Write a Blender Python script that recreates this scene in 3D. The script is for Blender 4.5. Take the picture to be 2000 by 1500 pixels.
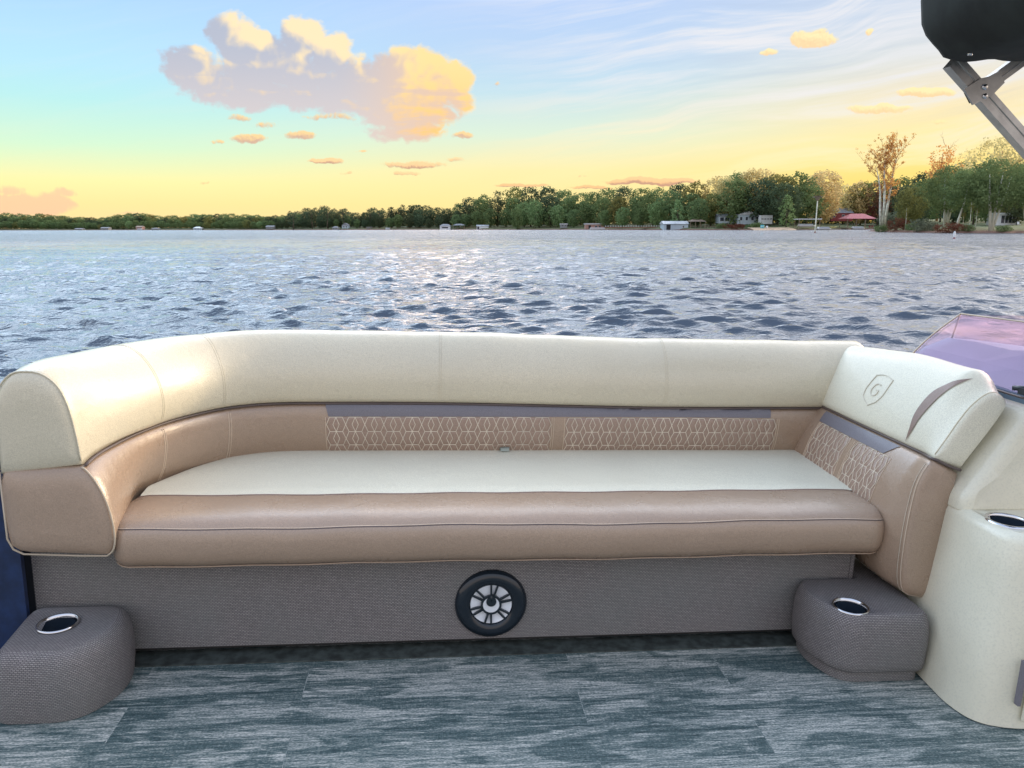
import bpy, bmesh, math, random
import numpy as np
from mathutils import Matrix, Vector
from math import sin, cos, tan, atan, atan2, radians, pi, sqrt, exp

# ------------------------------------------------------------------ camera
for o in list(bpy.data.objects): bpy.data.objects.remove(o)
S = bpy.context.scene
COL = S.collection
F = 1480.0; H0 = 443.0; HW = 1.86            # focal length in photo pixels, horizon row, eye height over the water
PITCH = atan((750 - H0) / F); ROLL = radians(0.2)
_f = Vector((0, cos(PITCH), -sin(PITCH))); _r0 = Vector((1, 0, 0)); _u0 = _r0.cross(_f)
_r = _r0 * cos(ROLL) - _u0 * sin(ROLL); _u = _u0 * cos(ROLL) + _r0 * sin(ROLL)
CAM = Vector((0, 0, HW))
cd = bpy.data.cameras.new('camera'); cam = bpy.data.objects.new('camera', cd); COL.objects.link(cam)
cd.sensor_width = 36; cd.lens = 36 * F / 2000; cd.clip_start = 0.05; cd.clip_end = 20000
Rc = Matrix((_r, _u, -_f)).transposed()
cam.matrix_world = Matrix.Translation(CAM) @ Rc.to_4x4()
S.camera = cam

def at(px, py, Y):
    """world point seen at photo pixel (px, py) at forward distance Y"""
    d = _r * ((px - 1000) / F) + _u * ((750 - py) / F) + _f
    return CAM + d * (Y / d.y)
def uv_dir(px, py):
    d = _r * ((px - 1000) / F) + _u * ((750 - py) / F) + _f
    return d.x / d.y, d.z / d.y

# ------------------------------------------------------------------ node helpers
class NT:
    def __init__(s, tree): s.t = tree; s.n = tree.nodes; s.l = tree.links
    def node(s, typ, **kw):
        n = s.n.new(typ)
        for k, v in kw.items():
            if k.startswith('i_'):
                n.inputs[k[2:].replace('_', ' ')].default_value = v
            else: setattr(n, k, v)
        return n
    def put(s, sock, v):
        if hasattr(v, 'is_output'): s.l.new(v, sock)
        else: sock.default_value = v
    def m(s, op, a, b=None, c=None, clamp=False):
        n = s.n.new('ShaderNodeMath'); n.operation = op; n.use_clamp = clamp
        s.put(n.inputs[0], a)
        if b is not None: s.put(n.inputs[1], b)
        if c is not None: s.put(n.inputs[2], c)
        return n.outputs[0]
    def vm(s, op, a, b=None, out=0):
        n = s.n.new('ShaderNodeVectorMath'); n.operation = op
        s.put(n.inputs[0], a)
        if b is not None: s.put(n.inputs[1], b)
        return n.outputs[out]
    def mix(s, f, a, b, bt='MIX'):
        n = s.n.new('ShaderNodeMix'); n.data_type = 'RGBA'; n.blend_type = bt; n.clamp_factor = True
        s.put(n.inputs[0], f)
        s.put(n.inputs[6], a if hasattr(a, 'is_output') else (a[0], a[1], a[2], 1))
        s.put(n.inputs[7], b if hasattr(b, 'is_output') else (b[0], b[1], b[2], 1))
        return n.outputs[2]
    def ss(s, v, lo, hi, a=0.0, b=1.0, mode='SMOOTHSTEP'):
        n = s.n.new('ShaderNodeMapRange'); n.interpolation_type = mode
        s.put(n.inputs['Value'], v); n.inputs['From Min'].default_value = lo; n.inputs['From Max'].default_value = hi
        n.inputs['To Min'].default_value = a; n.inputs['To Max'].default_value = b
        return n.outputs[0]
    def ramp(s, v, stops, mode='LINEAR'):
        n = s.n.new('ShaderNodeValToRGB'); cr = n.color_ramp; cr.interpolation = mode
        while len(cr.elements) < len(stops): cr.elements.new(0.5)
        for e, (p, c) in zip(cr.elements, stops): e.position = p; e.color = (c[0], c[1], c[2], 1)
        s.put(n.inputs[0], v)
        return n.outputs[0]
    def noise(s, vec, scale, detail=3, rough=0.5, dist=0.0, col=False, dims='3D'):
        n = s.n.new('ShaderNodeTexNoise'); n.noise_dimensions = dims; n.inputs['Scale'].default_value = scale
        n.inputs['Detail'].default_value = detail; n.inputs['Roughness'].default_value = rough
        n.inputs['Distortion'].default_value = dist
        if vec is not None: s.l.new(vec, n.inputs['Vector'])
        return n.outputs['Color'] if col else n.outputs[0]
    def xyz(s, x, y, z=0.0):
        n = s.n.new('ShaderNodeCombineXYZ'); s.put(n.inputs[0], x); s.put(n.inputs[1], y); s.put(n.inputs[2], z)
        return n.outputs[0]

def lin(c):
    return tuple((v / 255 / 12.92 if v / 255 <= .04045 else ((v / 255 + .055) / 1.055) ** 2.4) for v in c)

# ------------------------------------------------------------------ sky
W = bpy.data.worlds.new('World'); S.world = W; W.use_nodes = True
wt = W.node_tree; wt.nodes.clear(); N = NT(wt)
SUN_EL, SUN_AZ = radians(14), radians(62)      # azimuth measured from +Y towards +X
tc = N.node('ShaderNodeTexCoord'); D = tc.outputs['Generated']
sx = N.node('ShaderNodeSeparateXYZ'); N.l.new(D, sx.inputs[0]); dx, dy, dz = sx.outputs
el = N.m('ARCSINE', dz)                        # radians
az = N.m('ARCTAN2', dx, dy)
t_el = N.m('MULTIPLY', el, 1 / radians(60), clamp=True)
def stops(rows):   # rows: (elevation in degrees, display colour, gain)
    return [(e / 60, tuple(v * g for v in lin(c))) for e, c, g in rows]
left = N.ramp(t_el, stops([(0, (255, 222, 160), 1), (1.6, (255, 232, 160), 1), (3.0, (250, 243, 172), 1), (5.2, (212, 244, 210), 1), (8, (186, 236, 236), 1), (11, (182, 226, 252), 1), (15, (172, 211, 252), 1), (19, (212, 228, 246), 2.3), (32, (206, 227, 248), 5.2), (60, (172, 202, 242), 1.6)]))
mid = N.ramp(t_el, stops([(0, (255, 222, 150), 1), (1.6, (255, 230, 155), 1), (4, (250, 235, 172), 1), (6.5, (220, 236, 214), 1), (9.5, (194, 222, 234), 1), (12, (186, 212, 240), 1), (15, (182, 207, 244), 1), (19, (220, 226, 240), 2.3), (32, (216, 229, 245), 5.2), (60, (176, 202, 240), 1.6)]))
right = N.ramp(t_el, stops([(0, (255, 212, 104), 1), (3, (255, 222, 122), 1), (5.5, (254, 234, 165), 1), (8, (244, 228, 190), 1), (10.5, (222, 224, 222), 1), (13, (205, 216, 230), 1), (16, (192, 208, 232), 1), (19, (232, 226, 230), 2.3), (32, (228, 231, 240), 5.2), (60, (180, 202, 238), 1.6)]))
a1 = N.ss(az, radians(-30), radians(3)); a2 = N.ss(az, radians(3), radians(30))
back = N.ramp(t_el, stops([(0, (235, 218, 205), 1.3), (8, (230, 222, 220), 1.4), (20, (220, 222, 230), 1.5), (60, (185, 203, 236), 1.9)]))
sky = N.mix(a2, N.mix(a1, left, mid), right)
bk = N.ss(dy, 0.45, -0.25)                     # turn to the pale sky behind the boat
sky = N.mix(bk, sky, back)
# afterglow of the low sun off to the right
sdir = Vector((sin(SUN_AZ) * cos(SUN_EL), cos(SUN_AZ) * cos(SUN_EL), sin(SUN_EL)))
dots = N.vm('DOT_PRODUCT', D, tuple(sdir), out=1)
ang = N.m('ARCCOSINE', N.m('MINIMUM', dots, 0.99999))
glow = N.m('EXPONENT', N.m('MULTIPLY', N.m('MULTIPLY', ang, ang), -1 / (radians(15) ** 2)))
# cloud-plane coordinates: tangent of azimuth and elevation about +Y
yy = N.m('MAXIMUM', dy, 0.05)
U = N.m('DIVIDE', dx, yy); V = N.m('DIVIDE', dz, yy); P = N.xyz(U, V, 0.0)
front = N.ss(dy, 0.3, 0.5)
# cirrus streaks, gently rising to the right
ca, sa = cos(radians(9)), sin(radians(9))
U2 = N.m('ADD', N.m('MULTIPLY', U, ca), N.m('MULTIPLY', V, sa)); V2 = N.m('SUBTRACT', N.m('MULTIPLY', V, ca), N.m('MULTIPLY', U, sa))
warp = N.noise(P, 3.0, 2, 0.5)
cv = N.xyz(N.m('MULTIPLY', U2, 2.2), N.m('ADD', N.m('MULTIPLY', V2, 34.0), N.m('MULTIPLY', warp, 3.5)), 3.0)
cir = N.noise(cv, 1.0, 7, 0.62, 0.3)
cir2 = N.noise(N.xyz(N.m('MULTIPLY', U2, 6.0), N.m('MULTIPLY', V2, 120.0), 7.0), 1.0, 4, 0.6)
cir = N.m('ADD', N.m('MULTIPLY', cir, 0.8), N.m('MULTIPLY', cir2, 0.2))
cmask = N.m('MULTIPLY', N.ss(cir, 0.42, 0.66), N.m('ADD', N.ss(U, -0.15, 0.3), 0.10))
cmask = N.m('MULTIPLY', cmask, N.m('MULTIPLY', front, N.ss(V, 0.02, 0.07)))
ccol = N.mix(N.ss(V, 0.06, 0.19), lin((255, 238, 176)), lin((232, 232, 236)))
sky = N.mix(N.m('MULTIPLY', cmask, 0.9), sky, ccol)
cdark = N.m('MULTIPLY', N.ss(cir, 0.50, 0.30), N.m('MULTIPLY', N.ss(U, 0.0, 0.4), N.m('MULTIPLY', front, N.ss(V, 0.09, 0.2))))
sky = N.mix(N.m('MULTIPLY', cdark, 0.35), sky, lin((178, 192, 216)))

def cloud_group(name, blobs, amp, wscale, warpamt, k, det=(3, 6)):
    """height field of puffs: vector in, height out"""
    g = bpy.data.node_groups.new(name, 'ShaderNodeTree')
    g.interface.new_socket('P', in_out='INPUT', socket_type='NodeSocketVector')
    g.interface.new_socket('H', in_out='OUTPUT', socket_type='NodeSocketFloat')
    G = NT(g); gi = G.node('NodeGroupInput'); go = G.node('NodeGroupOutput')
    p = gi.outputs[0]
    w = G.noise(p, wscale, det[0], 0.55, col=True, dims='2D')
    w = G.vm('MULTIPLY', G.vm('SUBTRACT', w, (0.5, 0.5, 0.5)), (warpamt * 1.3, warpamt, 0.0))
    q = G.vm('ADD', p, w)
    H = None
    for (px, py, rx, ry, wt_) in blobs:
        u, v = uv_dir(px, py); ru = rx / 1511; rv = ry / 1545
        s1 = G.vm('SUBTRACT', q, (u, v, 0)); s2 = G.vm('MULTIPLY', s1, (1 / ru, 1 / rv, 0))
        r2 = G.vm('DOT_PRODUCT', s2, s2, out=1)
        h = G.m('MULTIPLY_ADD', r2, -wt_, wt_)
        if H is None: H = h
        else: H = G.m('SMOOTH_MAX', H, h, k)
    n1 = G.noise(q, wscale * 1.9, det[1], 0.62, dims='2D')
    H = G.m('ADD', H, G.m('MULTIPLY', G.m('SUBTRACT', n1, 0.5), amp))
    n2 = G.noise(q, wscale * 3.3, 2, 0.55, dims='2D')      # billows with sharp creases between them
    H = G.m('ADD', H, G.m('MULTIPLY', G.m('SUBTRACT', G.m('ABSOLUTE', G.m('SUBTRACT', n2, 0.5)), 0.11), amp * 1.3))
    G.l.new(H, go.inputs[0])
    return g
def cloud_eval(g, vec):
    n = N.node('ShaderNodeGroup'); n.node_tree = g; N.l.new(vec, n.inputs[0]); return n.outputs[0]

# the big cumulus over the lake
B1 = [(372, 118, 50, 36, .8), (350, 150, 34, 26, .6), (400, 160, 60, 40, .7), (448, 62, 40, 34, .75), (478, 82, 52, 44, 1.0), (530, 100, 52, 30, .7),
      (592, 72, 46, 38, .95), (570, 100, 50, 36, .7), (648, 108, 42, 34, .85), (545, 140, 130, 44, .9), (440, 190, 92, 22, .6), (560, 186, 150, 34, .7), (690, 130, 40, 26, .5),
      (690, 160, 90, 40, .8), (800, 132, 80, 46, 1.0), (870, 160, 58, 46, .9), (800, 180, 120, 50, 1.0), (890, 195, 40, 34, .6), (800, 228, 90, 40, .85),
      (800, 262, 72, 22, .6), (690, 208, 90, 24, .6)]
g1 = cloud_group('cumulus_field', B1, 0.95, 10.0, 0.034, 0.16)
E_ = 0.010
g1s = cloud_group('cumulus_smooth', B1, 0.50, 8.0, 0.030, 0.20, det=(2, 3))
Hc = cloud_eval(g1, P); Hs = cloud_eval(g1s, P)
Hx = cloud_eval(g1s, N.vm('ADD', P, (E_, E_ * .55, 0)))
lit = N.m('ADD', N.m('MULTIPLY', N.m('SUBTRACT', Hs, Hx), 1.9), N.m('MULTIPLY', N.m('SUBTRACT', Hc, Hs), 1.15))                 # > 0 where the puff turns to the sun, right and up
uc0 = uv_dir(640, 150)[0]; uc1 = uv_dir(900, 150)[0]
rightness = N.ss(N.m('ADD', U, N.m('MULTIPLY', V, 0.0)), uv_dir(640, 150)[0], uv_dir(860, 150)[0])
vlow, vmid, vhigh = uv_dir(600, 285)[1], uv_dir(600, 150)[1], uv_dir(600, 40)[1]
topness = N.ss(V, vmid + 0.012, vhigh - 0.01)
litf = N.m('ADD', lit, N.m('ADD', N.m('MULTIPLY', rightness, 0.50), N.m('MULTIPLY', N.m('MULTIPLY', topness, N.ss(U, uv_dir(400, 0)[0], uv_dir(470, 0)[0])), 0.36)))
strk = N.noise(N.xyz(N.m('MULTIPLY', U, 7.0), N.m('MULTIPLY', V, 75.0), 1.0), 1.0, 4, 0.6)
litf = N.m('SUBTRACT', litf, N.m('MULTIPLY', N.m('MULTIPLY', N.ss(strk, .48, .66), N.ss(V, vmid + .02, vmid - .03)), .55))
litf = N.ss(litf, -0.02, 0.95)
shade = N.mix(rightness, N.mix(N.ss(V, vlow, vhigh), lin((218, 208, 206)), lin((182, 189, 206))), lin((232, 202, 178)))
sun_c = N.mix(N.ss(V, vlow, vmid + .03), lin((255, 205, 128)), N.mix(rightness, lin((255, 232, 190)), lin((255, 226, 160))))
ccl = N.mix(litf, shade, sun_c)
edge = N.ss(Hc, 0.22, 0.0)
ccl = N.mix(N.m('MULTIPLY', edge, N.m('MULTIPLY', litf, 0.6)), ccl, lin((255, 240, 205)))
wisp = N.noise(N.vm('MULTIPLY', P, (1.0, 2.2, 1.0)), 42.0, 5, 0.65, dims='2D')
Ha = N.m('ADD', Hc, N.m('MULTIPLY', N.m('SUBTRACT', wisp, 0.5), 0.7))
alpha = N.m('MULTIPLY', N.ss(Ha, -0.16, 0.36), front)
sky = N.mix(alpha, sky, ccl)
# small scattered clouds
B2 = [(485, 272, 36, 11, .6), (588, 266, 38, 10, .5), (466, 230, 28, 7, .3), (520, 243, 24, 8, .3), (425, 278, 16, 4, .3), (640, 228, 60, 7, .25), (905, 265, 24, 8, .5), (635, 313, 38, 6, .6), (672, 336, 16, 4, .3),
      (810, 322, 62, 9, .55), (796, 340, 30, 5, .4), (888, 313, 20, 5, .35), (400, 357, 10, 3, .2), (705, 295, 14, 3, .3),
      (1590, 76, 52, 17, .8), (1500, 102, 22, 7, .5), (1698, 62, 9, 8, .5), (1810, 180, 62, 10, .9), (1715, 212, 70, 10, .6), (1600, 60, 22, 8, .3),
      (1275, 354, 96, 8, 1.0), (1160, 366, 50, 4, .5), (1020, 362, 66, 4, .7), (1135, 344, 14, 3, .25), (975, 165, 8, 6, .3), (1840, 236, 26, 6, .3)]
g2 = cloud_group('scrap_field', B2, 0.55, 30.0, 0.010, 0.1)
H2 = cloud_eval(g2, P); H2y = cloud_eval(g2, N.vm('ADD', P, (0.0015, 0.0025, 0)))
l2 = N.ss(N.m('SUBTRACT', H2, H2y), -0.25, 0.35)
lowc = N.mix(l2, lin((214, 172, 150)), lin((255, 214, 150)))
hic = N.mix(l2, lin((252, 214, 160)), lin((255, 238, 178)))
c2 = N.mix(N.ss(V, 0.07, 0.11), N.mix(N.m('MULTIPLY', N.ss(V, 0.045, 0.07), l2), N.mix(l2, lin((200, 150, 130)), lin((250, 196, 140))), lin((255, 214, 160))), N.mix(N.ss(U, 0.0, 0.2), lowc, hic))
sky = N.mix(N.m('MULTIPLY', N.m('MULTIPLY', N.ss(H2, 0.0, 0.35), 0.9), front), sky, c2)
# the pink bank low on the left
B3 = [(40, 400, 90, 26, .8), (95, 400, 55, 26, .7), (125, 378, 25, 12, .5), (20, 372, 36, 14, .4), (250, 415, 50, 4, .2)]
g3 = cloud_group('pink_field', B3, 0.55, 16.0, 0.014, 0.15)
H3 = cloud_eval(g3, P)
sky = N.mix(N.m('MULTIPLY', N.m('MULTIPLY', N.ss(H3, 0.0, 0.4), 0.62), front), sky, lin((255, 192, 165)))
wg = N.m('MULTIPLY', N.m('EXPONENT', N.m('MULTIPLY', N.m('POWER', N.m('DIVIDE', N.m('ADD', az, radians(5.6)), radians(3.6)), 2.0), -1.0)), N.m('MULTIPLY', N.ss(el, radians(16), radians(21)), N.ss(el, radians(46), radians(34))))
sky = N.mix(1.0, sky, N.mix(1.0, N.xyz(wg, wg, wg), (3.2, 1.9, .8), 'MULTIPLY'), 'ADD')      # unseen warm patch added above the frame, for a glint on the water
# physical sky blended in overhead and behind, glow on the right, darkness below the horizon
nish = N.node('ShaderNodeTexSky'); nish.sky_type = 'NISHITA'; nish.sun_disc = False
nish.sun_elevation = SUN_EL; nish.sun_rotation = SUN_AZ; nish.altitude = 200; nish.air_density = 1.2; nish.dust_density = 2.0
nk = N.mix(1.0, nish.outputs[0], (0.10, 0.10, 0.10), 'MULTIPLY')
sky = N.mix(N.m('MULTIPLY', N.ss(el, radians(18), radians(50)), 0.25), sky, nk)
gl = N.m('MULTIPLY', glow, N.m('MULTIPLY', N.ss(dz, -0.02, 0.03), N.ss(az, radians(35), radians(50))))
glc = N.mix(1.0, N.xyz(gl, gl, gl), (11.5, 9, 6.2), 'MULTIPLY')
sky = N.mix(1.0, sky, glc, 'ADD')
sky = N.mix(N.ss(dz, -0.004, -0.015), sky, (0.10, 0.13, 0.15))
bg = N.node('ShaderNodeBackground'); N.l.new(sky, bg.inputs[0]); bg.inputs[1].default_value = 1.0
wo = N.node('ShaderNodeOutputWorld'); N.l.new(bg.outputs[0], wo.inputs[0])
W.cycles.sampling_method = 'MANUAL'; W.cycles.sample_map_resolution = 512

sd = bpy.data.lights.new('sun', 'SUN'); sd.energy = 1.6; sd.angle = radians(6); sd.color = (1.0, 0.80, 0.55)
so = bpy.data.objects.new('sun', sd); COL.objects.link(so)
so.rotation_euler = (-sdir).to_track_quat('-Z', 'Y').to_euler(); so.location = (30, 5, 20)
S.view_settings.view_transform = 'Standard'; S.view_settings.look = 'None'; S.view_settings.gamma = 1; S.view_settings.exposure = 0.12
S.render.engine = 'CYCLES'; S.cycles.max_bounces = 8; S.cycles.transparent_max_bounces = 12
S.render.resolution_x = 1024; S.render.resolution_y = 768

# ------------------------------------------------------------------ boat frame: x along the lounge, y away from the camera, z up from the deck
_vx = (_r * ((14900 - 1000) / F) + _u * ((750 - 830) / F) + _f).normalized()
_vz = (Vector((0, 0, 1)) - _vx * _vx.z).normalized(); _vy = _vz.cross(_vx)
BO = CAM - _vz * 1.206
BOAT = Matrix.Translation(BO) @ Matrix((_vx, _vy, _vz)).transposed().to_4x4()
LOC = {}
def tag(o, label=None, cat=None, group=None, kind=None):
    if label: o['label'] = label
    if cat: o['category'] = cat
    if group: o['group'] = group
    if kind: o['kind'] = kind
    return o
def root(name, loc, label, cat, group=None, boat=False):
    o = bpy.data.objects.new(name, None); COL.objects.link(o); o.empty_display_size = 0.2
    o.matrix_world = (BOAT @ Matrix.Translation(loc)) if boat else Matrix.Translation(loc)
    LOC[o.name] = Vector(loc)
    return tag(o, label, cat, group)
def link(name, me, mat, parent=None):
    o = bpy.data.objects.new(name, me); COL.objects.link(o)
    if mat is not None:
        for m_ in (mat if isinstance(mat, (list, tuple)) else [mat]): me.materials.append(m_)
    if parent is not None:
        o.parent = parent; LOC[o.name] = LOC[parent.name]
    return o

class MB:
    """collects faces; build() makes one mesh object"""
    def __init__(s): s.v = []; s.f = []; s.uv = []; s.sm = []; s.mi = []
    def add(s, verts, faces, uvs=None, smooth=False, mi=0):
        b = len(s.v); s.v += [tuple(p) for p in verts]
        for i, f in enumerate(faces):
            s.f.append([b + k for k in f]); s.sm.append(smooth); s.mi.append(mi)
            s.uv.append(uvs[i] if uvs else None)
    def box(s, x0, x1, y0, y1, z0, z1, mi=0, m=None):
        P_ = [(x, y, z) for z in (z0, z1) for y in (y0, y1) for x in (x0, x1)]
        if m is not None: P_ = [m @ Vector(p) for p in P_]
        s.add(P_, [(0, 2, 3, 1), (4, 5, 7, 6), (0, 1, 5, 4), (2, 6, 7, 3), (0, 4, 6, 2), (1, 3, 7, 5)], mi=mi)
    def tube(s, pts, r, seg=8, mi=0, closed=False, caps=True):
        pts = [Vector(p) for p in pts]; n = len(pts); rs = r if isinstance(r, (list, tuple)) else [r] * n
        V_ = []; prev = None
        for i, p in enumerate(pts):
            if closed: t = pts[(i + 1) % n] - pts[i - 1]
            else: t = pts[min(i + 1, n - 1)] - pts[max(i - 1, 0)]
            t.normalize()
            if prev is None:
                a = Vector((0, 0, 1)) if abs(t.z) < .9 else Vector((1, 0, 0)); nn = t.cross(a).normalized()
            else: nn = (prev - t * prev.dot(t)).normalized()
            prev = nn; bb = t.cross(nn)
            for k in range(seg):
                a = 2 * pi * k / seg; V_.append(p + (nn * cos(a) + bb * sin(a)) * rs[i])
        Fc = []
        for i in range(n if closed else n - 1):
            j = (i + 1) % n
            for k in range(seg): Fc.append((i * seg + k, i * seg + (k + 1) % seg, j * seg + (k + 1) % seg, j * seg + k))
        if caps and not closed: Fc += [tuple(range(seg))[::-1], tuple((n - 1) * seg + k for k in range(seg))]
        s.add(V_, Fc, smooth=True, mi=mi)
    def lathe(s, c, prof, seg=32, mi=0, smooth=True, ax=None):
        """prof: (r, z) about the vertical (or, with ax, another axis) through c"""
        c = Vector(c); V_ = []
        if ax is None: e1, e2, e3 = Vector((1, 0, 0)), Vector((0, 1, 0)), Vector((0, 0, 1))
        else: e1, e2, e3 = ax
        for (r, z) in prof:
            for k in range(seg):
                a = 2 * pi * k / seg; V_.append(c + e1 * (r * cos(a)) + e2 * (r * sin(a)) + e3 * z)
        Fc = [(i * seg + k, i * seg + (k + 1) % seg, (i + 1) * seg + (k + 1) % seg, (i + 1) * seg + k) for i in range(len(prof) - 1) for k in range(seg)]
        s.add(V_, Fc, smooth=smooth, mi=mi)
    def grid(s, rows, uvs=None, smooth=True, mi=0, flip=False, wrap=False):
        """rows: list of equally long point lists; faces between neighbours; uv in metres by arc length"""
        n = len(rows); m_ = len(rows[0]); R_ = [[Vector(p) for p in r] for r in rows]
        u = [[0] * m_ for _ in range(n)]; v = [[0] * m_ for _ in range(n)]
        mid_ = m_ // 2
        for i in range(n):
            for j in range(m_):
                if i: u[i][j] = u[i - 1][j] + (R_[i][mid_] - R_[i - 1][mid_]).length
                if j: v[i][j] = v[i][j - 1] + (R_[i][j] - R_[i][j - 1]).length
        Fc = []; Uv = []
        for i in range(n - 1):
            for j in range(m_ if wrap else m_ - 1):
                j2 = (j + 1) % m_
                q = [(i, j), (i + 1, j), (i + 1, j2), (i, j2)]
                if flip: q = q[::-1]
                Fc.append(tuple(a * m_ + b for a, b in q)); Uv.append([(u[a][b], v[a][b]) for a, b in q])
        s.add([p for r in R_ for p in r], Fc, Uv, smooth, mi)
    def build(s, name, mat, parent=None, auto=None):
        me = bpy.data.meshes.new(name); off = LOC[parent.name] if parent is not None else Vector((0, 0, 0))
        me.from_pydata([Vector(p) - off for p in s.v], [], s.f)
        uvl = me.uv_layers.new(name='UVMap')
        for poly in me.polygons:
            poly.use_smooth = s.sm[poly.index]; poly.material_index = s.mi[poly.index]
            uu = s.uv[poly.index]
            if uu:
                for li, c in zip(poly.loop_indices, uu): uvl.data[li].uv = c
            else:
                nrm = poly.normal; ax = max(range(3), key=lambda k: abs(nrm[k]))
                for li in poly.loop_indices:
                    co = me.vertices[me.loops[li].vertex_index].co
                    uvl.data[li].uv = [(co.y, co.z), (co.x, co.z), (co.x, co.y)][ax]
        bm = bmesh.new(); bm.from_mesh(me); bmesh.ops.recalc_face_normals(bm, faces=bm.faces); bm.to_mesh(me); bm.free()
        return link(name, me, mat, parent)

def bevel(o, w, seg=3):
    bm = bmesh.new(); bm.from_mesh(o.data); bmesh.ops.remove_doubles(bm, verts=bm.verts, dist=1e-5)
    es = [e for e in bm.edges if len(e.link_faces) == 2 and e.calc_face_angle(0) > 0.5]
    bmesh.ops.bevel(bm, geom=es, offset=w, segments=seg, profile=0.5, affect='EDGES', clamp_overlap=True)
    for f in bm.faces: f.smooth = True
    bm.to_mesh(o.data); bm.free()
    return o

# ------------------------------------------------------------------ materials
MAT = {}
def mat(name):
    m_ = bpy.data.materials.new(name); m_.use_nodes = True; m_.node_tree.nodes.clear(); T = NT(m_.node_tree)
    b = T.node('ShaderNodeBsdfPrincipled'); o = T.node('ShaderNodeOutputMaterial'); T.l.new(b.outputs[0], o.inputs[0])
    MAT[name] = m_
    return m_, T, b
def bump(T, b, h, dist, strength=1.0):
    n = T.node('ShaderNodeBump'); n.inputs['Distance'].default_value = dist; n.inputs['Strength'].default_value = strength
    T.l.new(h, n.inputs['Height']); T.l.new(n.outputs[0], b.inputs['Normal']); return n
def plain(name, col, rough=0.6, metal=0.0, var=0.15, scale=4.0, spec=0.5):
    m_, T, b = mat(name); oc = T.node('ShaderNodeTexCoord').outputs['Object']
    n = T.noise(oc, scale, 4, 0.6)
    c = T.mix(T.ss(n, 0.3, 0.7), tuple(v * (1 - var) for v in col), tuple(min(1, v * (1 + var)) for v in col))
    T.l.new(c, b.inputs['Base Color']); b.inputs['Roughness'].default_value = rough; b.inputs['Metallic'].default_value = metal
    b.inputs['Specular IOR Level'].default_value = spec
    return m_
def vinyl(name, col, rough=0.36, grain=0.00035, spec=0.5, soft=0.004):
    m_, T, b = mat(name); oc = T.node('ShaderNodeTexCoord').outputs['Object']
    big = T.noise(oc, 2.3, 3, 0.5); fine = T.noise(oc, 330, 2, 0.7)
    c = T.mix(T.ss(big, 0.3, 0.7), tuple(v * .95 for v in col), tuple(v * 1.04 for v in col))
    c = T.mix(T.ss(fine, 0.38, 0.62), tuple(v * .84 for v in col), c)
    T.l.new(c, b.inputs['Base Color'])
    T.l.new(T.ss(T.noise(oc, 7, 3, .6), .3, .7, rough - .04, rough + .06), b.inputs['Roughness'])
    b.inputs['Specular IOR Level'].default_value = spec; b.inputs['Coat Weight'].default_value = .35; b.inputs['Coat Roughness'].default_value = .22
    vo = T.node('ShaderNodeTexVoronoi'); vo.inputs['Scale'].default_value = 420; T.l.new(oc, vo.inputs['Vector'])
    h = T.m('ADD', T.m('MULTIPLY', vo.outputs['Distance'], grain), T.m('ADD', T.m('MULTIPLY', T.noise(oc, 5.5, 2, .5), soft), T.m('MULTIPLY', T.noise(oc, 17, 3, .5, 1.2), soft * .35)))
    bump(T, b, h, 1.0)
    return m_
vinyl('ivory', (0.66, 0.60, 0.45), rough=.29, spec=.6); vinyl('tan', (0.385, 0.275, 0.195), rough=0.27, spec=.65); vinyl('ivory_seat', (0.76, 0.73, 0.585), rough=.45)
vinyl('grey_vinyl', (0.185, 0.175, 0.20), rough=.5, spec=.3); vinyl('brown_vinyl', (0.26, 0.175, 0.14), rough=.45)
plain('piping', (0.10, 0.075, 0.07), .4); plain('pale_piping', (0.48, 0.40, 0.30), .4)
plain('thread', (0.68, 0.60, 0.48), .7); plain('thread_dim', (0.54, 0.48, 0.35), .6); plain('thread_tan', (0.62, 0.50, 0.38), .7)
plain('emblem', (0.60, 0.56, 0.45), .5)
def woven(name, light, dark, gscale=1.0):
    m_, T, b = mat(name); tcn = T.node('ShaderNodeTexCoord'); uv = tcn.outputs['UV']; oc = tcn.outputs['Object']
    br = T.node('ShaderNodeTexBrick'); T.l.new(uv, br.inputs['Vector'])
    br.inputs['Scale'].default_value = 1.0; br.inputs['Brick Width'].default_value = 0.0088 * gscale; br.inputs['Row Height'].default_value = 0.0044 * gscale
    br.inputs['Mortar Size'].default_value = 0.0013 * gscale; br.inputs['Mortar Smooth'].default_value = 0.7; br.inputs['Bias'].default_value = 0
    br.inputs['Color1'].default_value = (*light, 1); br.inputs['Color2'].default_value = (*[v * .72 for v in light], 1); br.inputs['Mortar'].default_value = (*dark, 1)
    n = T.noise(oc, 3.0, 3, .6); n2 = T.noise(oc, 90, 2, .6)
    c = T.mix(T.m('MULTIPLY', T.ss(n, .35, .7), .35), br.outputs['Color'], (0.17, 0.19, 0.18))
    c = T.mix(T.m('MULTIPLY', T.ss(n2, .4, .65), .3), c, tuple(v * .5 for v in light))
    T.l.new(c, b.inputs['Base Color']); b.inputs['Roughness'].default_value = .55
    bump(T, b, T.m('MULTIPLY', br.outputs['Fac'], -0.0008 * gscale), 1.0, 0.8)
    return m_
woven('woven', (0.37, 0.335, 0.32), (0.06, 0.055, 0.06)); woven('woven_dark', (0.35, 0.315, 0.305), (0.05, 0.045, 0.05))

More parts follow.
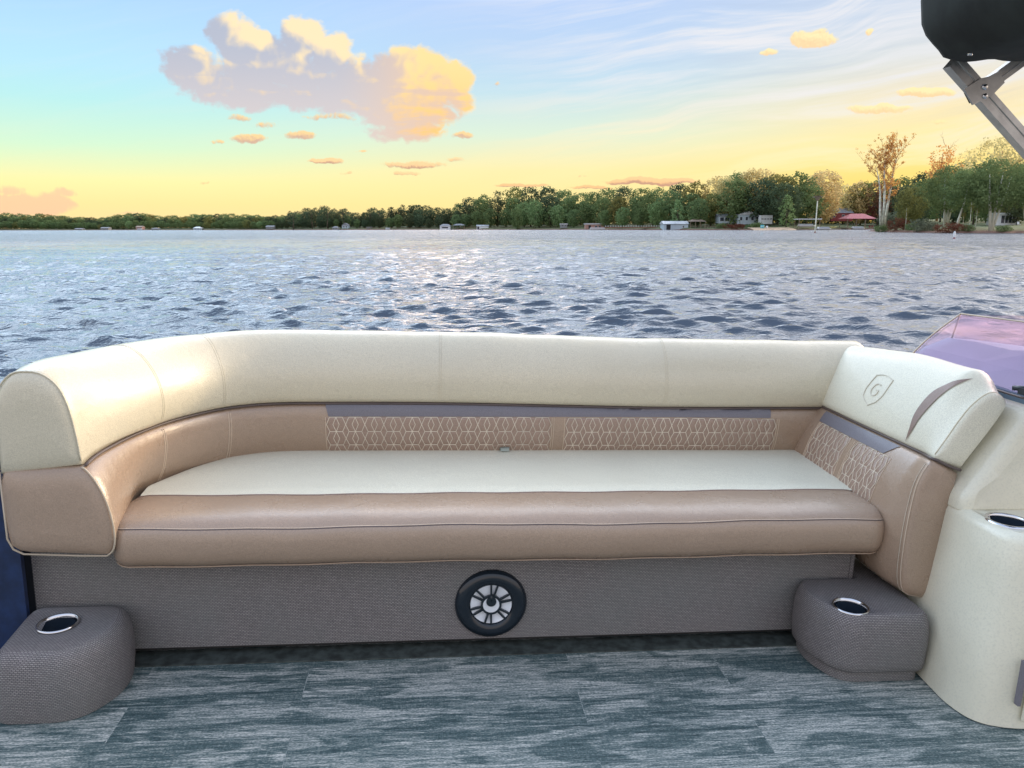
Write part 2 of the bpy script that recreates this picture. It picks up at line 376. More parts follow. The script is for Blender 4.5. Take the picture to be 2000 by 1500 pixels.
m_, T, b = mat('deck')       # printed woven-vinyl flooring: streaked planks
oc = T.node('ShaderNodeTexCoord').outputs['Object']; sp = T.node('ShaderNodeSeparateXYZ'); T.l.new(oc, sp.inputs[0]); X_, Y_, Z_ = sp.outputs
br = T.node('ShaderNodeTexBrick'); T.l.new(T.vm('ADD', oc, (0.33, 0.019, 0)), br.inputs['Vector']); br.inputs['Scale'].default_value = 1
br.inputs['Brick Width'].default_value = 1.15; br.inputs['Row Height'].default_value = 0.1395; br.inputs['Mortar Size'].default_value = 0.0011; br.inputs['Mortar Smooth'].default_value = .3
br.inputs['Color1'].default_value = (0, 0, 0, 1); br.inputs['Color2'].default_value = (1, 1, 1, 1); br.inputs['Mortar'].default_value = (.5, .5, .5, 1); br.offset = .37
pid = T.m('MULTIPLY', br.outputs['Color'], 17.0)
st1 = T.noise(T.xyz(T.m('MULTIPLY', X_, 24), T.m('MULTIPLY', Y_, 420), pid), 1, 4, .7)
st2 = T.noise(T.xyz(T.m('MULTIPLY', X_, 3.5), T.m('MULTIPLY', Y_, 110), pid), 1, 4, .6)
bl = T.noise(T.xyz(T.m('MULTIPLY', X_, 3.0), T.m('MULTIPLY', Y_, 12.0), pid), 1, 3, .55, 1.2)
gr = T.noise(T.xyz(T.m('MULTIPLY', X_, 150), T.m('MULTIPLY', Y_, 380), 2.0), 1, 1, .6)
hat = T.noise(T.xyz(T.m('MULTIPLY', X_, 330), T.m('MULTIPLY', Y_, 40), pid), 1, 2, .6)
dark = T.ss(bl, .47, .56)
v = T.m('ADD', T.m('ADD', T.m('MULTIPLY', T.m('SUBTRACT', st1, .5), 1.9), T.m('MULTIPLY', T.m('SUBTRACT', st2, .5), 1.0)), .56)
v = T.m('SUBTRACT', v, T.m('MULTIPLY', dark, T.m('ADD', .05, T.m('MULTIPLY', hat, .42))))
v = T.m('ADD', v, T.m('MULTIPLY', T.m('SUBTRACT', br.outputs['Color'], .5), .09))
v = T.m('ADD', v, T.m('MULTIPLY', T.m('SUBTRACT', gr, .5), 1.0))
c = T.ramp(v, [(0.0, (0.025, 0.05, 0.055)), (0.3, (0.07, 0.115, 0.115)), (0.5, (0.175, 0.215, 0.205)), (0.7, (0.36, 0.38, 0.355)), (1.0, (0.70, 0.69, 0.63))])
c = T.mix(T.m('MULTIPLY', br.outputs['Fac'], .16), c, (0.5, 0.55, 0.55))
T.l.new(c, b.inputs['Base Color']); b.inputs['Roughness'].default_value = .5
bump(T, b, T.m('MULTIPLY', st1, 0.0012), 1.0)

m_, T, b = mat('gelcoat'); oc = T.node('ShaderNodeTexCoord').outputs['Object']
c = T.mix(T.ss(T.noise(oc, 3, 4, .6), .3, .7), (0.70, 0.67, 0.53), (0.78, 0.75, 0.605))
c = T.mix(T.m('MULTIPLY', T.ss(T.noise(oc, 180, 3, .6), .45, .7), .35), c, (0.55, 0.54, 0.45))
T.l.new(c, b.inputs['Base Color']); b.inputs['Roughness'].default_value = .3; b.inputs['Coat Weight'].default_value = .3; b.inputs['Coat Roughness'].default_value = .1
bump(T, b, T.m('MULTIPLY', T.noise(oc, 90, 2, .5), .0006), 1.0)
plain('steel', (0.62, 0.62, 0.64), .16, 1.0, .05); plain('dark_well', (0.02, 0.03, 0.045), .12, 0.0); plain('black_plastic', (0.012, 0.02, 0.028), .28)
plain('cone', (0.80, 0.83, 0.88), .45); plain('gloss_black', (0.01, 0.016, 0.024), .12); plain('navy_panel', (0.008, 0.022, 0.075), .35, 0, .3, 20)
plain('canvas', (0.013, 0.016, 0.015), .85, 0, .5, 9); plain('aluminium', (0.50, 0.48, 0.45), .42, 0.85, .15, 20); plain('dash', (0.17, 0.25, 0.33), .6)
plain('shade_strip', (.045, .055, .05), .7, 0, .5, 30); plain('hidden_dark', (0.03, 0.03, 0.03), .8); plain('label_tab', (0.30, 0.33, 0.28), .6)
m_, T, b = mat('tinted_acrylic')
m_.node_tree.nodes.remove(b); out = [n for n in T.n if n.type == 'OUTPUT_MATERIAL'][0]
tr = T.node('ShaderNodeBsdfTransparent'); tr.inputs[0].default_value = (0.87, 0.75, 0.83, 1)
gs = T.node('ShaderNodeBsdfGlossy'); gs.inputs['Roughness'].default_value = 0.06; gs.inputs['Color'].default_value = (.9, .8, .9, 1)
oc = T.node('ShaderNodeTexCoord').outputs['Object']
bn = T.node('ShaderNodeBump'); bn.inputs['Distance'].default_value = 1; T.l.new(T.m('MULTIPLY', T.noise(oc, 3, 1, .5), 0.004), bn.inputs['Height']); T.l.new(bn.outputs[0], gs.inputs['Normal'])
mx = T.node('ShaderNodeMixShader'); mx.inputs[0].default_value = 0.055; T.l.new(tr.outputs[0], mx.inputs[1]); T.l.new(gs.outputs[0], mx.inputs[2]); T.l.new(mx.outputs[0], out.inputs[0])

# ------------------------------------------------------------------ boat: deck
d = MB(); d.grid([[(x, y, 0) for y in (-1.6, 0, 2.02, 2.85)] for x in (-3.2, -1, 1, 3.2)], smooth=False)
d.box(-3.2, 3.2, -1.6, 2.85, -0.06, -0.004)
deck = d.build('deck', MAT['deck']); deck.matrix_world = BOAT; deck['kind'] = 'structure'

def cr(pts, n):
    """Catmull-Rom through points resampled to n points evenly by length"""
    P_ = np.array(pts, float); out = []
    Q = np.vstack([2 * P_[0] - P_[1], P_, 2 * P_[-1] - P_[-2]])
    t = np.linspace(0, 1, 12, endpoint=False)[:, None]
    for i in range(1, len(Q) - 2):
        a, b_, c_, d_ = Q[i - 1], Q[i], Q[i + 1], Q[i + 2]
        out.append(.5 * (2 * b_ + (c_ - a) * t + (2 * a - 5 * b_ + 4 * c_ - d_) * t * t + (3 * b_ - a - 3 * c_ + d_) * t ** 3))
    out = np.vstack(out + [P_[-1:]])
    s = np.concatenate([[0], np.cumsum(np.linalg.norm(np.diff(out, axis=0), axis=1))])
    u = np.linspace(0, s[-1], n)
    return np.column_stack([np.interp(u, s, out[:, k]) for k in range(out.shape[1])])
def sst(x, a, b_):
    t = min(1, max(0, (x - a) / (b_ - a))); return t * t * (3 - 2 * t)

# ------------------------------------------------------------------ boat: lounge
sofa = root('boat_lounge', (0, 2.0, 0), 'long tan and ivory vinyl lounge with rounded left corner on woven grey base', 'sofa', boat=True)
# base panel
b0 = MB(); b0.box(-1.066, 1.268, 2.02, 2.05, 0.030, 0.36); base = b0.build('base_panel', MAT['woven'], sofa)
b0 = MB(); b0.box(-1.12, 1.26, 2.056, 2.70, 0.004, 0.33); b0.build('plinth', MAT['hidden_dark'], sofa)
b0 = MB(); b0.box(1.262, 1.274, 2.016, 2.052, 0.02, 0.355); b0.build('corner_trim', MAT['woven_dark'], sofa)
b0 = MB(); b0.box(-.95, 1.25, 1.975, 2.05, -.003, .004); b0.build('shade_strip', MAT['shade_strip'], sofa)  # dark strip added on the deck for the shade along the panel foot
# plan path of the crease between headroll and lower band (x, y, z)
PATH = cr([(-.872, 1.915, .592), (-.864, 1.98, .606), (-.846, 2.08, .612), (-.823, 2.18, .614), (-.783, 2.30, .614), (-.71, 2.42, .614), (-.63, 2.495, .614), (-.52, 2.538, .614),
           (-.35, 2.55, .614), (.03, 2.55, .614), (.5, 2.548, .606), (.82, 2.546, .601), (1.2, 2.535, .604), (1.60, 2.53, .606)], 220)
SL = np.concatenate([[0], np.cumsum(np.linalg.norm(np.diff(PATH[:, :2], axis=0), axis=1))])
def frame(s):
    p = np.array([np.interp(s, SL, PATH[:, k]) for k in range(3)])
    q0 = np.array([np.interp(s - .03, SL, PATH[:, k]) for k in range(2)]); q1 = np.array([np.interp(s + .03, SL, PATH[:, k]) for k in range(2)])
    t = q1 - q0; t /= np.linalg.norm(t)
    return p, np.array([t[1], -t[0]]), t        # n points to the seat
def s_of_x(x): return float(np.interp(x, PATH[40:, 0], SL[40:]))
def secmix(a, b_, e): return [(p[0] * (1 - e) + q[0] * e, p[1] * (1 - e) + q[1] * e) for p, q in zip(a, b_)]
ROLL_A = [(0, .002), (.016, .010), (.026, .035), (.030, .065), (.027, .10), (.017, .135), (-.002, .17), (-.030, .203), (-.065, .225), (-.10, .232), (-.14, .226), (-.175, .20), (-.198, .155), (-.205, .10), (-.205, -.03)]
ROLL_E = [(0, .002), (.000, .012), (-.002, .035), (-.005, .065), (-.010, .10), (-.016, .135), (-.027, .175), (-.046, .21), (-.08, .235), (-.12, .240), (-.155, .232), (-.185, .20), (-.203, .155), (-.208, .10), (-.208, -.03)]
BAND_A = [(0, -.001), (.010, -.010), (.017, -.035), (.018, -.065), (.013, -.10), (.004, -.135), (-.010, -.165), (-.020, -.19), (-.02, -.22), (-.02, -.255)]
BAND_E = [(0, -.001), (.012, -.010), (.030, -.035), (.047, -.07), (.060, -.11), (.067, -.15), (.069, -.18), (.067, -.205), (.060, -.225), (.045, -.238)]
def wob(s, a): return a * (sin(s * 9.1) * .5 + sin(s * 17.7 + 1) * .3 + sin(s * 31 + 2) * .2)
def roll_sec(s):
    s = round(s, 3)
    e = 1 - sst(s, .0, .32); drop = 0
    sec = secmix(ROLL_A, ROLL_E, e)
    k = 1.0
    return [(n + (wob(s, .0022) if 1 < i < 12 else 0), z * (1 - .015 * sst(s, 1.6, 2.9)) + (wob(s + .7, .0025) if 5 < i < 12 else 0)) for i, (n, z) in enumerate(sec)]
def band_sec(s):
    s = round(s, 3); e = 1 - sst(s, .0, .30); return secmix(BAND_A, BAND_E, e)
def place(s, nz):
    p, n, t = frame(s); return Vector((p[0] + n[0] * nz[0], p[1] + n[1] * nz[0], p[2] + nz[1]))
_SC = {}
def subdiv(sec, k):      # smooth a section
    key = (tuple(sec[3]), tuple(sec[7]), tuple(sec[-2]), k, len(sec))
    if key not in _SC: _SC[key] = _subdiv(sec, k)
    return _SC[key]
def _subdiv(sec, k):
    A = cr(sec, (len(sec) - 1) * k + 1); return [tuple(p) for p in A]
def sweep(secf, s0, s1, n, k, endround=0.0, cap=True, start_cap=True):
    rows = []
    ss_ = list(np.linspace(s0, s1, n))
    full = []
    if endround:       # rounded, slightly pillowed end at s0
        sec0 = subdiv(secf(s0), k); c0 = np.mean(np.array(sec0), axis=0)
        for (adv, shr) in ((-.026, .65), (-.0245, .42), (-.021, .24), (-.0155, .12), (-.009, .045), (-.004, .012)):
            sc = [(p[0] + (c0[0] - p[0]) * shr, p[1] + (c0[1] - p[1]) * shr) for p in sec0]
            fr = frame(s0)
            full.append([Vector((fr[0][0] + fr[1][0] * a + fr[2][0] * adv, fr[0][1] + fr[1][1] * a + fr[2][1] * adv, fr[0][2] + b_)) for a, b_ in sc])
    for s in ss_:
        full.append([place(s, q) for q in subdiv(secf(s), k)])
    return full
SE = s_of_x(1.56)
m1 = MB(); rows = sweep(roll_sec, 0.014, SE, 150, 3, endround=1)
# round down the hidden right end
for (adv, shr) in ((.012, .08), (.022, .3), (.026, .7)):
    last = [place(SE, q) for q in subdiv(roll_sec(SE), 3)]; c_ = sum(last, Vector()) / len(last)
    rows.append([p + (c_ - p) * shr + Vector((adv, 0, 0)) for p in last])
m1.grid(rows, wrap=True); m1.add(rows[0], [tuple(range(len(rows[0])))], smooth=True)
headroll = m1.build('headroll', MAT['ivory'], sofa)
m1 = MB()
def band_closed(s): 
    a = band_sec(s); zb = a[-1][1]; return a + [(-.08, zb), (-.165, zb), (-.195, zb + .012), (-.208, zb + .04), (-.208, -.03), (-.15, -.012)]
rows = sweep(band_closed, 0.014, s_of_x(1.45), 150, 2, endround=1)
m1.grid(rows, wrap=True); m1.add(rows[0], [tuple(range(len(rows[0])))], smooth=True)
band = m1.build('back_cushion', MAT['tan'], sofa)
# piping along the crease and around the end caps
m1 = MB(); m1.tube([place(s, (.007, .0)) for s in np.linspace(.012, s_of_x(1.43), 160)], .0038, 8); m1.build('piping', MAT['piping'], sofa)
m1 = MB(); m1.tube([place(.006, (a * 1.0, b_)) for a, b_ in subdiv(ROLL_E, 3)[1:-1]], .0024, 8); m1.build('piping', MAT['ivory'], headroll)
m1 = MB(); m1.tube([place(.006, q) for q in subdiv(BAND_E, 3)] + [place(.006, (x, -.240)) for x in (-.02, -.08, -.14, -.17)] + [place(.006, (-.195, -.228)), place(.006, (-.208, -.2)), place(.006, (-.209, -.02))], .0026, 8); m1.build('piping', MAT['pale_piping'], band)

def surf_pt(secf, s, z, lift=0.0):
    """point on the swept surface at path length s, height z above the deck"""
    p = frame(s)[0]; sec = subdiv(secf(s), 3); zs = [q[1] + p[2] for q in sec]; ns = [q[0] for q in sec]
    up = zs[1] < zs[8]
    if up: k = int(np.argmax(zs)); zz, nn = zs[:k + 1], ns[:k + 1]
    else: k = int(np.argmin(zs)); zz, nn = zs[:k + 1][::-1], ns[:k + 1][::-1]
    n = float(np.interp(z, zz, nn)) + lift
    return place(s, (n, z - p[2]))
def ribbon(mb, pts, nrm, w, th=.0012):
    """flat thread: rectangular section swept along pts, nrm = surface normal per point"""
    rows = []
    for i, p in enumerate(pts):
        t = (pts[min(i + 1, len(pts) - 1)] - pts[max(i - 1, 0)]).normalized(); n = nrm[i] if isinstance(nrm, list) else nrm
        sd_ = t.cross(n).normalized() * (w / 2 if not isinstance(w, list) else w[i] / 2)
        rows.append([p - sd_ - n * .004, p - sd_ + n * th, p + sd_ + n * th, p + sd_ - n * .004])
    mb.grid(rows, smooth=False)
def back_norm(s): p, n, t = frame(s); return Vector((n[0], n[1], .15)).normalized()
def stitch_lines(secf, s, z0, z1, name, parent, mname, n=26, lift=.0):
    for off in (-.004, .004):
        mb = MB(); pts = [surf_pt(secf, s + off, z) for z in np.linspace(z0, z1, n)]
        ribbon(mb, pts, back_norm(s), .0022, .0009); mb.build(name, MAT[mname], parent)
def roll_pts(s, i0, i1):
    sec = subdiv(roll_sec(s), 3); return [place(s, q) for q in sec[i0:i1]]
def seam_roll(s):
    mb = MB(); fr = frame(s)
    for off, w in ((-.0035, .0011), (.0035, .0011)):
        sec = subdiv(roll_sec(s + off), 3)[2:36]; P3 = [place(s + off, q) for q in sec]; nr = []
        for i in range(len(sec)):
            a, c_ = sec[max(i - 1, 0)], sec[min(i + 1, len(sec) - 1)]; tn = np.array([c_[0] - a[0], c_[1] - a[1]]); tn /= np.linalg.norm(tn)
            nn = (tn[1], -tn[0]); nr.append(Vector((fr[1][0] * nn[0], fr[1][1] * nn[0], nn[1])))
        ribbon(mb, P3, nr, w, .0006)
    mb.build('seam', MAT['thread_dim'], headroll)
for px_ in (.03, .817): seam_roll(s_of_x(px_))
sA = float(SL[np.argmin(np.hypot(PATH[:, 0] + .67, PATH[:, 1] - 2.465))]); sB = float(SL[np.argmin(np.hypot(PATH[:, 0] + .80, PATH[:, 1] - 2.25))])
seam_roll(sA); seam_roll(sB)
for s in (sA + .02, sB + .015): stitch_lines(band_sec, s, .60, .40, 'seam', band, 'thread_tan')
# accent strip and quilted panels
def patch(sa, sb, z0, z1, name, mname, lift, sl=0.0, sr=0.0, parent=sofa, nz=5, puff=None):
    rows = []
    for i, a in enumerate(np.linspace(0, 1, 60)):
        col_ = []
        for j in range(nz):
            tt = j / (nz - 1); s = (sa + sl * (1 - tt)) * (1 - a) + (sb + sr * (1 - tt)) * a; z = z0 + (z1 - z0) * tt
            p = frame(s)[0]; zz = min(z, p[2] - .004)
            col_.append(surf_pt(band_sec, s, zz, lift))
        rows.append(col_)
    m2 = MB(); m2.grid(rows); return m2.build(name, MAT[mname], parent)
xs0, xs1 = s_of_x(-.355), s_of_x(1.208)
patch(xs0, xs1, .571, .6095, 'accent_strip', 'grey_vinyl', .0018, sl=.010, sr=-.002)
def quilt_unit(fn, nfn, a0, a1, z1, z0, name, parent, per=.0617, rowh=.0515, w=.0018):
    """threads of the stitched honeycomb: fn(a, z) -> point"""
    mb = MB(); nc = int(round((a1 - a0) / per)); per = (a1 - a0) / nc
    def seg(a, za, c, zc):
        za_, zc_ = max(za, z0), max(zc, z0)
        if za < z0 and zc < z0: return
        if za < z0: a = c + (a - c) * (zc - z0) / (zc - za)
        if zc < z0: c = a + (c - a) * (za - z0) / (za - zc)
        pts = [fn(a + (c - a) * t, za_ + (zc_ - za_) * t) for t in (0, .33, .67, 1)]
        ribbon(mb, pts, nfn((a + c) / 2), w, .0011)
    r = 0
    while z1 - r * rowh > z0:
        zt = z1 - r * rowh; zb = zt - rowh; zm = (zt + zb) / 2
        for k in range(nc):
            cx = a0 + (k + .5) * per; h1 = per * .333; h2 = per * .5; h3 = per * .165
            seg(cx - h1, zt, cx + h1, zt)
            for sg in (-1, 1):
                seg(cx + sg * h1, zt, cx + sg * h2, zm); seg(cx + sg * h2, zm, cx + sg * h1, zb)
                seg(cx, zt, cx + sg * h3, zm); seg(cx + sg * h3, zm, cx, zb)
        r += 1
    return mb.build(name, MAT['thread'], parent)
vinyl('quilt_tan', (0.36, 0.25, 0.19), rough=.38)
def quilt_panel(fn, nfn, a0, a1, z1, z0, parent, per=.0617, rowh=.0515, puffv=.0045):
    nc = int(round((a1 - a0) / per)); pr = (a1 - a0) / nc; rows = []
    for a in np.linspace(a0, a1, nc * 12 + 1):
        c = []
        for z in np.linspace(z1, z0, 34):
            u = ((a - a0) / pr) % 1.0; vv = ((z1 - z) / rowh) % 1.0
            hw = .333 + .167 * (1 - abs(2 * vv - 1)); dw = .165 * (1 - abs(2 * vv - 1)); x_ = abs(u - .5)
            dist = min(abs(x_ - hw), abs(x_ - dw), abs(vv) * .8, abs(1 - vv) * .8)
            puff = puffv * min(1, (dist / .10)) ** .6
            e = min((a - a0), (a1 - a), .01) / .01
            c.append(fn(a, z) + nfn(a) * (puff * e - .0008))
        rows.append(c)
    mb = MB(); mb.grid(rows); q = mb.build('quilted_panel', MAT['quilt_tan'], parent)
    quilt_unit(lambda a, z: fn(a, z) + nfn(a) * .0012, nfn, a0, a1, z1, z0, 'stitching', q, per, rowh)
    for a in (a0 - .003, a1 + .003, a1 + .010 if a1 < 9 else a1):
        mb = MB(); ribbon(mb, [fn(a, z) for z in np.linspace(z1, z0, 12)], nfn(a), .0016, .0008); mb.build('edge_stitch', MAT['thread_tan'], q)
    return q
bfn = lambda s, z: surf_pt(band_sec, s, z, .0006)
quilt_panel(bfn, back_norm, s_of_x(-.352), s_of_x(.416), .5685, .432, sofa)
quilt_panel(bfn, back_norm, s_of_x(.467), s_of_x(1.228), .5665, .430, sofa)
# little pull tab at the back of the seat
mb = MB(); mb.grid([[(.238 + .036 * t, 2.560 - .004 * sin(t * 3), .440), (.240 + .034 * t, 2.545, .456 + .003 * t), (.242 + .03 * t, 2.535, .452), (.242 + .03 * t, 2.532, .446)] for t in np.linspace(0, 1, 6)])
mb.build('pull_tab', MAT['label_tab'], sofa)

# seat cushion
def seat_back_y(x):
    return float(np.interp(x, [-.835, -.828, -.815, -.79, -.74, -.66, -.56, -.42, 1.5], [2.02, 2.12, 2.20, 2.27, 2.38, 2.49, 2.555, 2.585, 2.59]))
rows = []; YF = 2.125
for x in np.linspace(-.815, 1.34, 130):
    yb = seat_back_y(x) + .02; c = []
    for t in np.linspace(0, 1, 26):
        y = YF + (yb - YF) * t; e = sin(pi * min(1, t)) ** .5 if 0 < t < 1 else 0
        z = .440 + .006 * e + .0016 * sin(3.1 * x + 5 * t) * e + .002 * exp(-((x - 1.18 - .25 * (t - .5)) / .05) ** 2) * e
        if t < .05: z -= .002
        c.append((x, y, z))
    rows.append(c)
mb = MB(); mb.grid(rows); insert = mb.build('seat_insert', MAT['ivory_seat'], sofa)
FR = [(YF + .004, .4395), (2.10, .4415), (2.06, .4430), (2.02, .4425), (1.985, .4395), (1.962, .4345), (1.946, .427), (1.936, .4185), (1.9335, .4165), (1.930, .4145), (1.925, .404), (1.921, .385), (1.921, .36), (1.925, .338), (1.934, .320), (1.946, .312), (1.965, .310), (2.06, .310)]
def front_rows(off=0):
    rows = []
    for i, x in enumerate(np.concatenate([np.linspace(-.832, -.78, 14), np.linspace(-.765, 1.27, 110), np.linspace(1.275, 1.312, 12)])):
        dl = max(0, (-.782 - x) / .05); dr = max(0, (x - 1.270) / .042); e = 1 - sqrt(max(0, 1 - min(1, dl) ** 2)); e2 = 1 - sqrt(max(0, 1 - min(1, dr) ** 2))
        r = []
        for j, (y, z) in enumerate(FR):
            k = sst(2.13 - y, 0, .16); yy_ = y + (.055 * e + .035 * e2) * k
            zz_ = z - (.012 * e + .010 * e2) * (1 if z > .39 else -1)
            zz_ += .0022 * sin(x * 7 + 1) * (1 if 5 < j < 12 else .3) + .001 * sin(x * 23); yy_ += .0025 * sin(x * 5.3 + 2) * k
            r.append((x, yy_, zz_))
        rows.append(r)
    return rows
fr_ = front_rows(); mb = MB(); mb.grid(fr_); mb.add(fr_[0], [tuple(range(len(FR)))], smooth=True); mb.add(fr_[-1], [tuple(range(len(FR)))], smooth=True)
mb.grid([[(x, 2.06, .310), (x, 2.60, .310)] for x in (-.82, 1.3)])
cushion = mb.build('seat_cushion', MAT['tan'], sofa)
mb = MB(); ribbon(mb, [Vector(r[8]) + Vector((0, -.0005, .0003)) for r in fr_], Vector((0, -.7, .7)), .0026, .0005); mb.build('seam', MAT['piping'], cushion)
mb = MB(); ribbon(mb, [Vector(r[7]) + Vector((0, .0, .0)) for r in fr_], Vector((0, -.5, .85)), .0018, .0008); mb.build('stitching', MAT['thread_tan'], cushion)
mb = MB(); mb.tube([(r[0][0], YF + .002, r[0][2] + .0005) for r in fr_[3:-3]], .0022, 6); mb.build('seam', MAT['brown_vinyl'], cushion)
mb = MB(); mb.tube([Vector(r[15]) + Vector((0, -.001, -.003)) for r in fr_], .0026, 6); mb.build('piping', MAT['tan'], cushion)

# right arm: swept along y
AR = [(1.395, .6135), (1.386, .622), (1.388, .645), (1.398, .685), (1.416, .73), (1.436, .772), (1.456, .806), (1.482, .838), (1.515, .855), (1.548, .850), (1.572, .825), (1.583, .79), (1.573, .765), (1.53, .70), (1.452, .592)]
AB = [(1.395, .6120), (1.378, .597), (1.352, .555), (1.330, .510), (1.313, .455), (1.304, .40), (1.300, .34), (1.302, .28), (1.314, .238), (1.335, .222), (1.38, .216), (1.415, .222), (1.430, .30), (1.436, .45), (1.450, .585)]
ARC = [(1.370, .6215), (1.374, .630), (1.386, .650), (1.404, .680), (1.428, .722), (1.455, .762), (1.478, .785), (1.498, .800), (1.516, .806), (1.532, .803), (1.548, .792), (1.560, .775), (1.555, .760), (1.52, .70), (1.450, .592)]
ABC = [(1.370, .6200), (1.362, .607), (1.345, .575), (1.334, .540), (1.327, .48), (1.323, .42), (1.322, .35), (1.324, .28), (1.334, .236), (1.350, .219), (1.382, .212), (1.410, .216), (1.425, .30), (1.432, .45), (1.446, .580)]
def arm_sec(base_, capv, y):
    y = round(y, 3)
    """section at y: ridge low at the back, highest at y 2.1, rounding to the front cap"""
    e = 1 - sst(y, 1.862, 1.955); out = []
    yk = sst(y, 2.2, 2.62)
    for p, q in zip(base_, capv):
        x = p[0] * (1 - e) + q[0] * e; z = p[1] * (1 - e) + q[1] * e
        hk = max(0, (z - .70) / .15)
        z -= .030 * yk * hk; x += .006 * yk
        z += .0015 * sin(y * 21) * hk; out.append((x, z))
    return out
def arm_pts(base_, capv, y, k=3): return [Vector((a, y, b_)) for a, b_ in subdiv(arm_sec(base_, capv, y), k)]
YS = list(np.linspace(2.66, 1.96, 40)) + list(np.linspace(1.95, 1.866, 22))
def arm_mesh(base_, capv, name, mname):
    rows = [arm_pts(base_, capv, y) for y in YS]; last = rows[-1]; c_ = sum(last, Vector()) / len(last)
    for adv, shr in ((.004, .03), (.008, .09), (.0105, .2), (.012, .45), (.0125, .8)): rows.append([p + (c_ - p) * shr + Vector((0, -adv, 0)) for p in last])
    mb = MB(); mb.grid(rows, wrap=True); mb.add(rows[-1], [tuple(range(len(last)))], smooth=True)
    return mb.build(name, MAT[mname], sofa)
arm_roll = arm_mesh(AR, ARC, 'armrest_headroll', 'ivory_seat'); arm_low = arm_mesh(AB, ABC, 'armrest_cushion', 'tan')
pp = [Vector((arm_sec(AR, ARC, y)[0][0] - .003, y, arm_sec(AR, ARC, y)[0][1] - .001)) for y in YS]
capline = [Vector((1.372 + .078 * t, 1.8575, .621 - .031 * t - .003 * sin(pi * t))) for t in np.linspace(0.05, 1, 8)]
mb = MB(); mb.tube(pp + capline, .0042, 8); mb.build('piping', MAT['piping'], sofa)
mb = MB(); mb.tube([p + Vector((-.001, -.001, 0)) for p in arm_pts(AR, ARC, 1.868)[1:36]], .0016, 6); mb.build('seam', MAT['thread_dim'], arm_roll)
mb = MB(); mb.tube([p + Vector((-.001, -.001, 0)) for p in arm_pts(AB, ABC, 1.868)[1:30]], .0016, 6); mb.build('seam', MAT['thread_tan'], arm_low)
mb = MB(); mb.tube([p + Vector((-.001, .0, 0)) for p in arm_pts(AB, ABC, 1.880)[1:28]], .0010, 6); mb.build('stitching', MAT['thread'], arm_low)
def arm_fn(base_, capv, lift):
    def f(y, z):
        sec = subdiv(arm_sec(base_, capv, y), 4); zs = [q[1] for q in sec]; xs = [q[0] for q in sec]
        if zs[0] < zs[20]: k = int(np.argmax(zs)); i0 = 1; zz, xx = zs[i0:k + 1], xs[i0:k + 1]
        else: k = int(np.argmin(zs)); zz, xx = zs[:k + 1][::-1], xs[:k + 1][::-1]
        return Vector((float(np.interp(z, zz, xx)) - lift, y, z))
    return f
alow = arm_fn(AB, ABC, .0008); ahigh = arm_fn(AR, ARC, .0012)
nlow = lambda y: Vector((-.93, -.05, .36)).normalized()
# tan quilt and grey strip on the arm
def arm_patch(fn, y0a, y1a, y0b, y1b, z0, z1, name, mname, lift, n=30):
    rows = []
    for a in np.linspace(0, 1, n):
        rows.append([fn((y0b * (1 - a) + y1b * a) * (1 - t) + (y0a * (1 - a) + y1a * a) * t, z0 + (z1 - z0) * t) + Vector((-lift, 0, lift * .4)) for t in np.linspace(0, 1, 5)])
    mb = MB(); mb.grid(rows); return mb.build(name, MAT[mname], sofa)
arm_patch(alow, 2.475, 2.035, 2.47, 2.075, .572, .606, 'accent_strip', 'grey_vinyl', .0018)
quilt_panel(alow, nlow, 2.255, 2.455, .570, .435, sofa, puffv=.004); quilt_panel(alow, nlow, 2.035, 2.215, .570, .420, sofa, puffv=.004)
# brown crescent inset
lo = [(2.012, .619), (2.0118, .6266), (2.0131, .6696), (2.0194, .7059), (2.0142, .7448), (1.9997, .78), (1.9745, .8038), (1.9509, .8216), (1.9205, .8342)]
hi = [(2.012, .619), (2.0115, .6266), (1.9973, .6712), (1.9916, .7021), (1.9792, .737), (1.9658, .7691), (1.9461, .802), (1.9309, .8206), (1.9205, .8342)]
LO = cr(lo, 40); HI = cr(hi, 40); rows = []
for a, c_ in zip(LO, HI): rows.append([ahigh(a[0] + (c_[0] - a[0]) * t, a[1] + (c_[1] - a[1]) * t) + Vector((-.0015, 0, .001)) for t in np.linspace(0, 1, 6)])
mb = MB(); mb.grid(rows); mb.build('inset_strip', MAT['brown_vinyl'], sofa)
# embossed shield with a G
def mark(pts, w, closed, mb, n=60):
    q = cr(pts + ([pts[0]] if closed else []), n); P3 = [ahigh(a, z) for a, z in q]; ribbon(mb, P3, Vector((-.85, -.05, .5)).normalized(), w * .85, .0013)
mb = MB()
top = [(2.2789, .7746), (2.2504, .781), (2.2214, .7814), (2.1886, .7749)]
rt = [(2.1886, .7749), (2.192, .7498), (2.1975, .7230), (2.2121, .7004)]; bt = [(2.2121, .7004), (2.2285, .692), (2.2455, .6823)]
bl_ = [(2.2455, .6823), (2.268, .692), (2.2885, .703)]; lf = [(2.2885, .703), (2.2940, .725), (2.288, .750), (2.2789, .7746)]
for seg_ in (top, rt, bt, bl_, lf): mark(seg_, .0032, False, mb, 20)
mark([(2.2292, .7507), (2.243, .7528), (2.2556, .7475), (2.2630, .7348), (2.2625, .7229), (2.2515, .7154), (2.2362, .7169), (2.2285, .7246), (2.2270, .7330)], .0042, False, mb, 40)
mark([(2.2264, .7335), (2.2330, .7338), (2.2410, .7335)], .0030, False, mb, 6)
mb.build('emblem', MAT['emblem'], arm_roll)

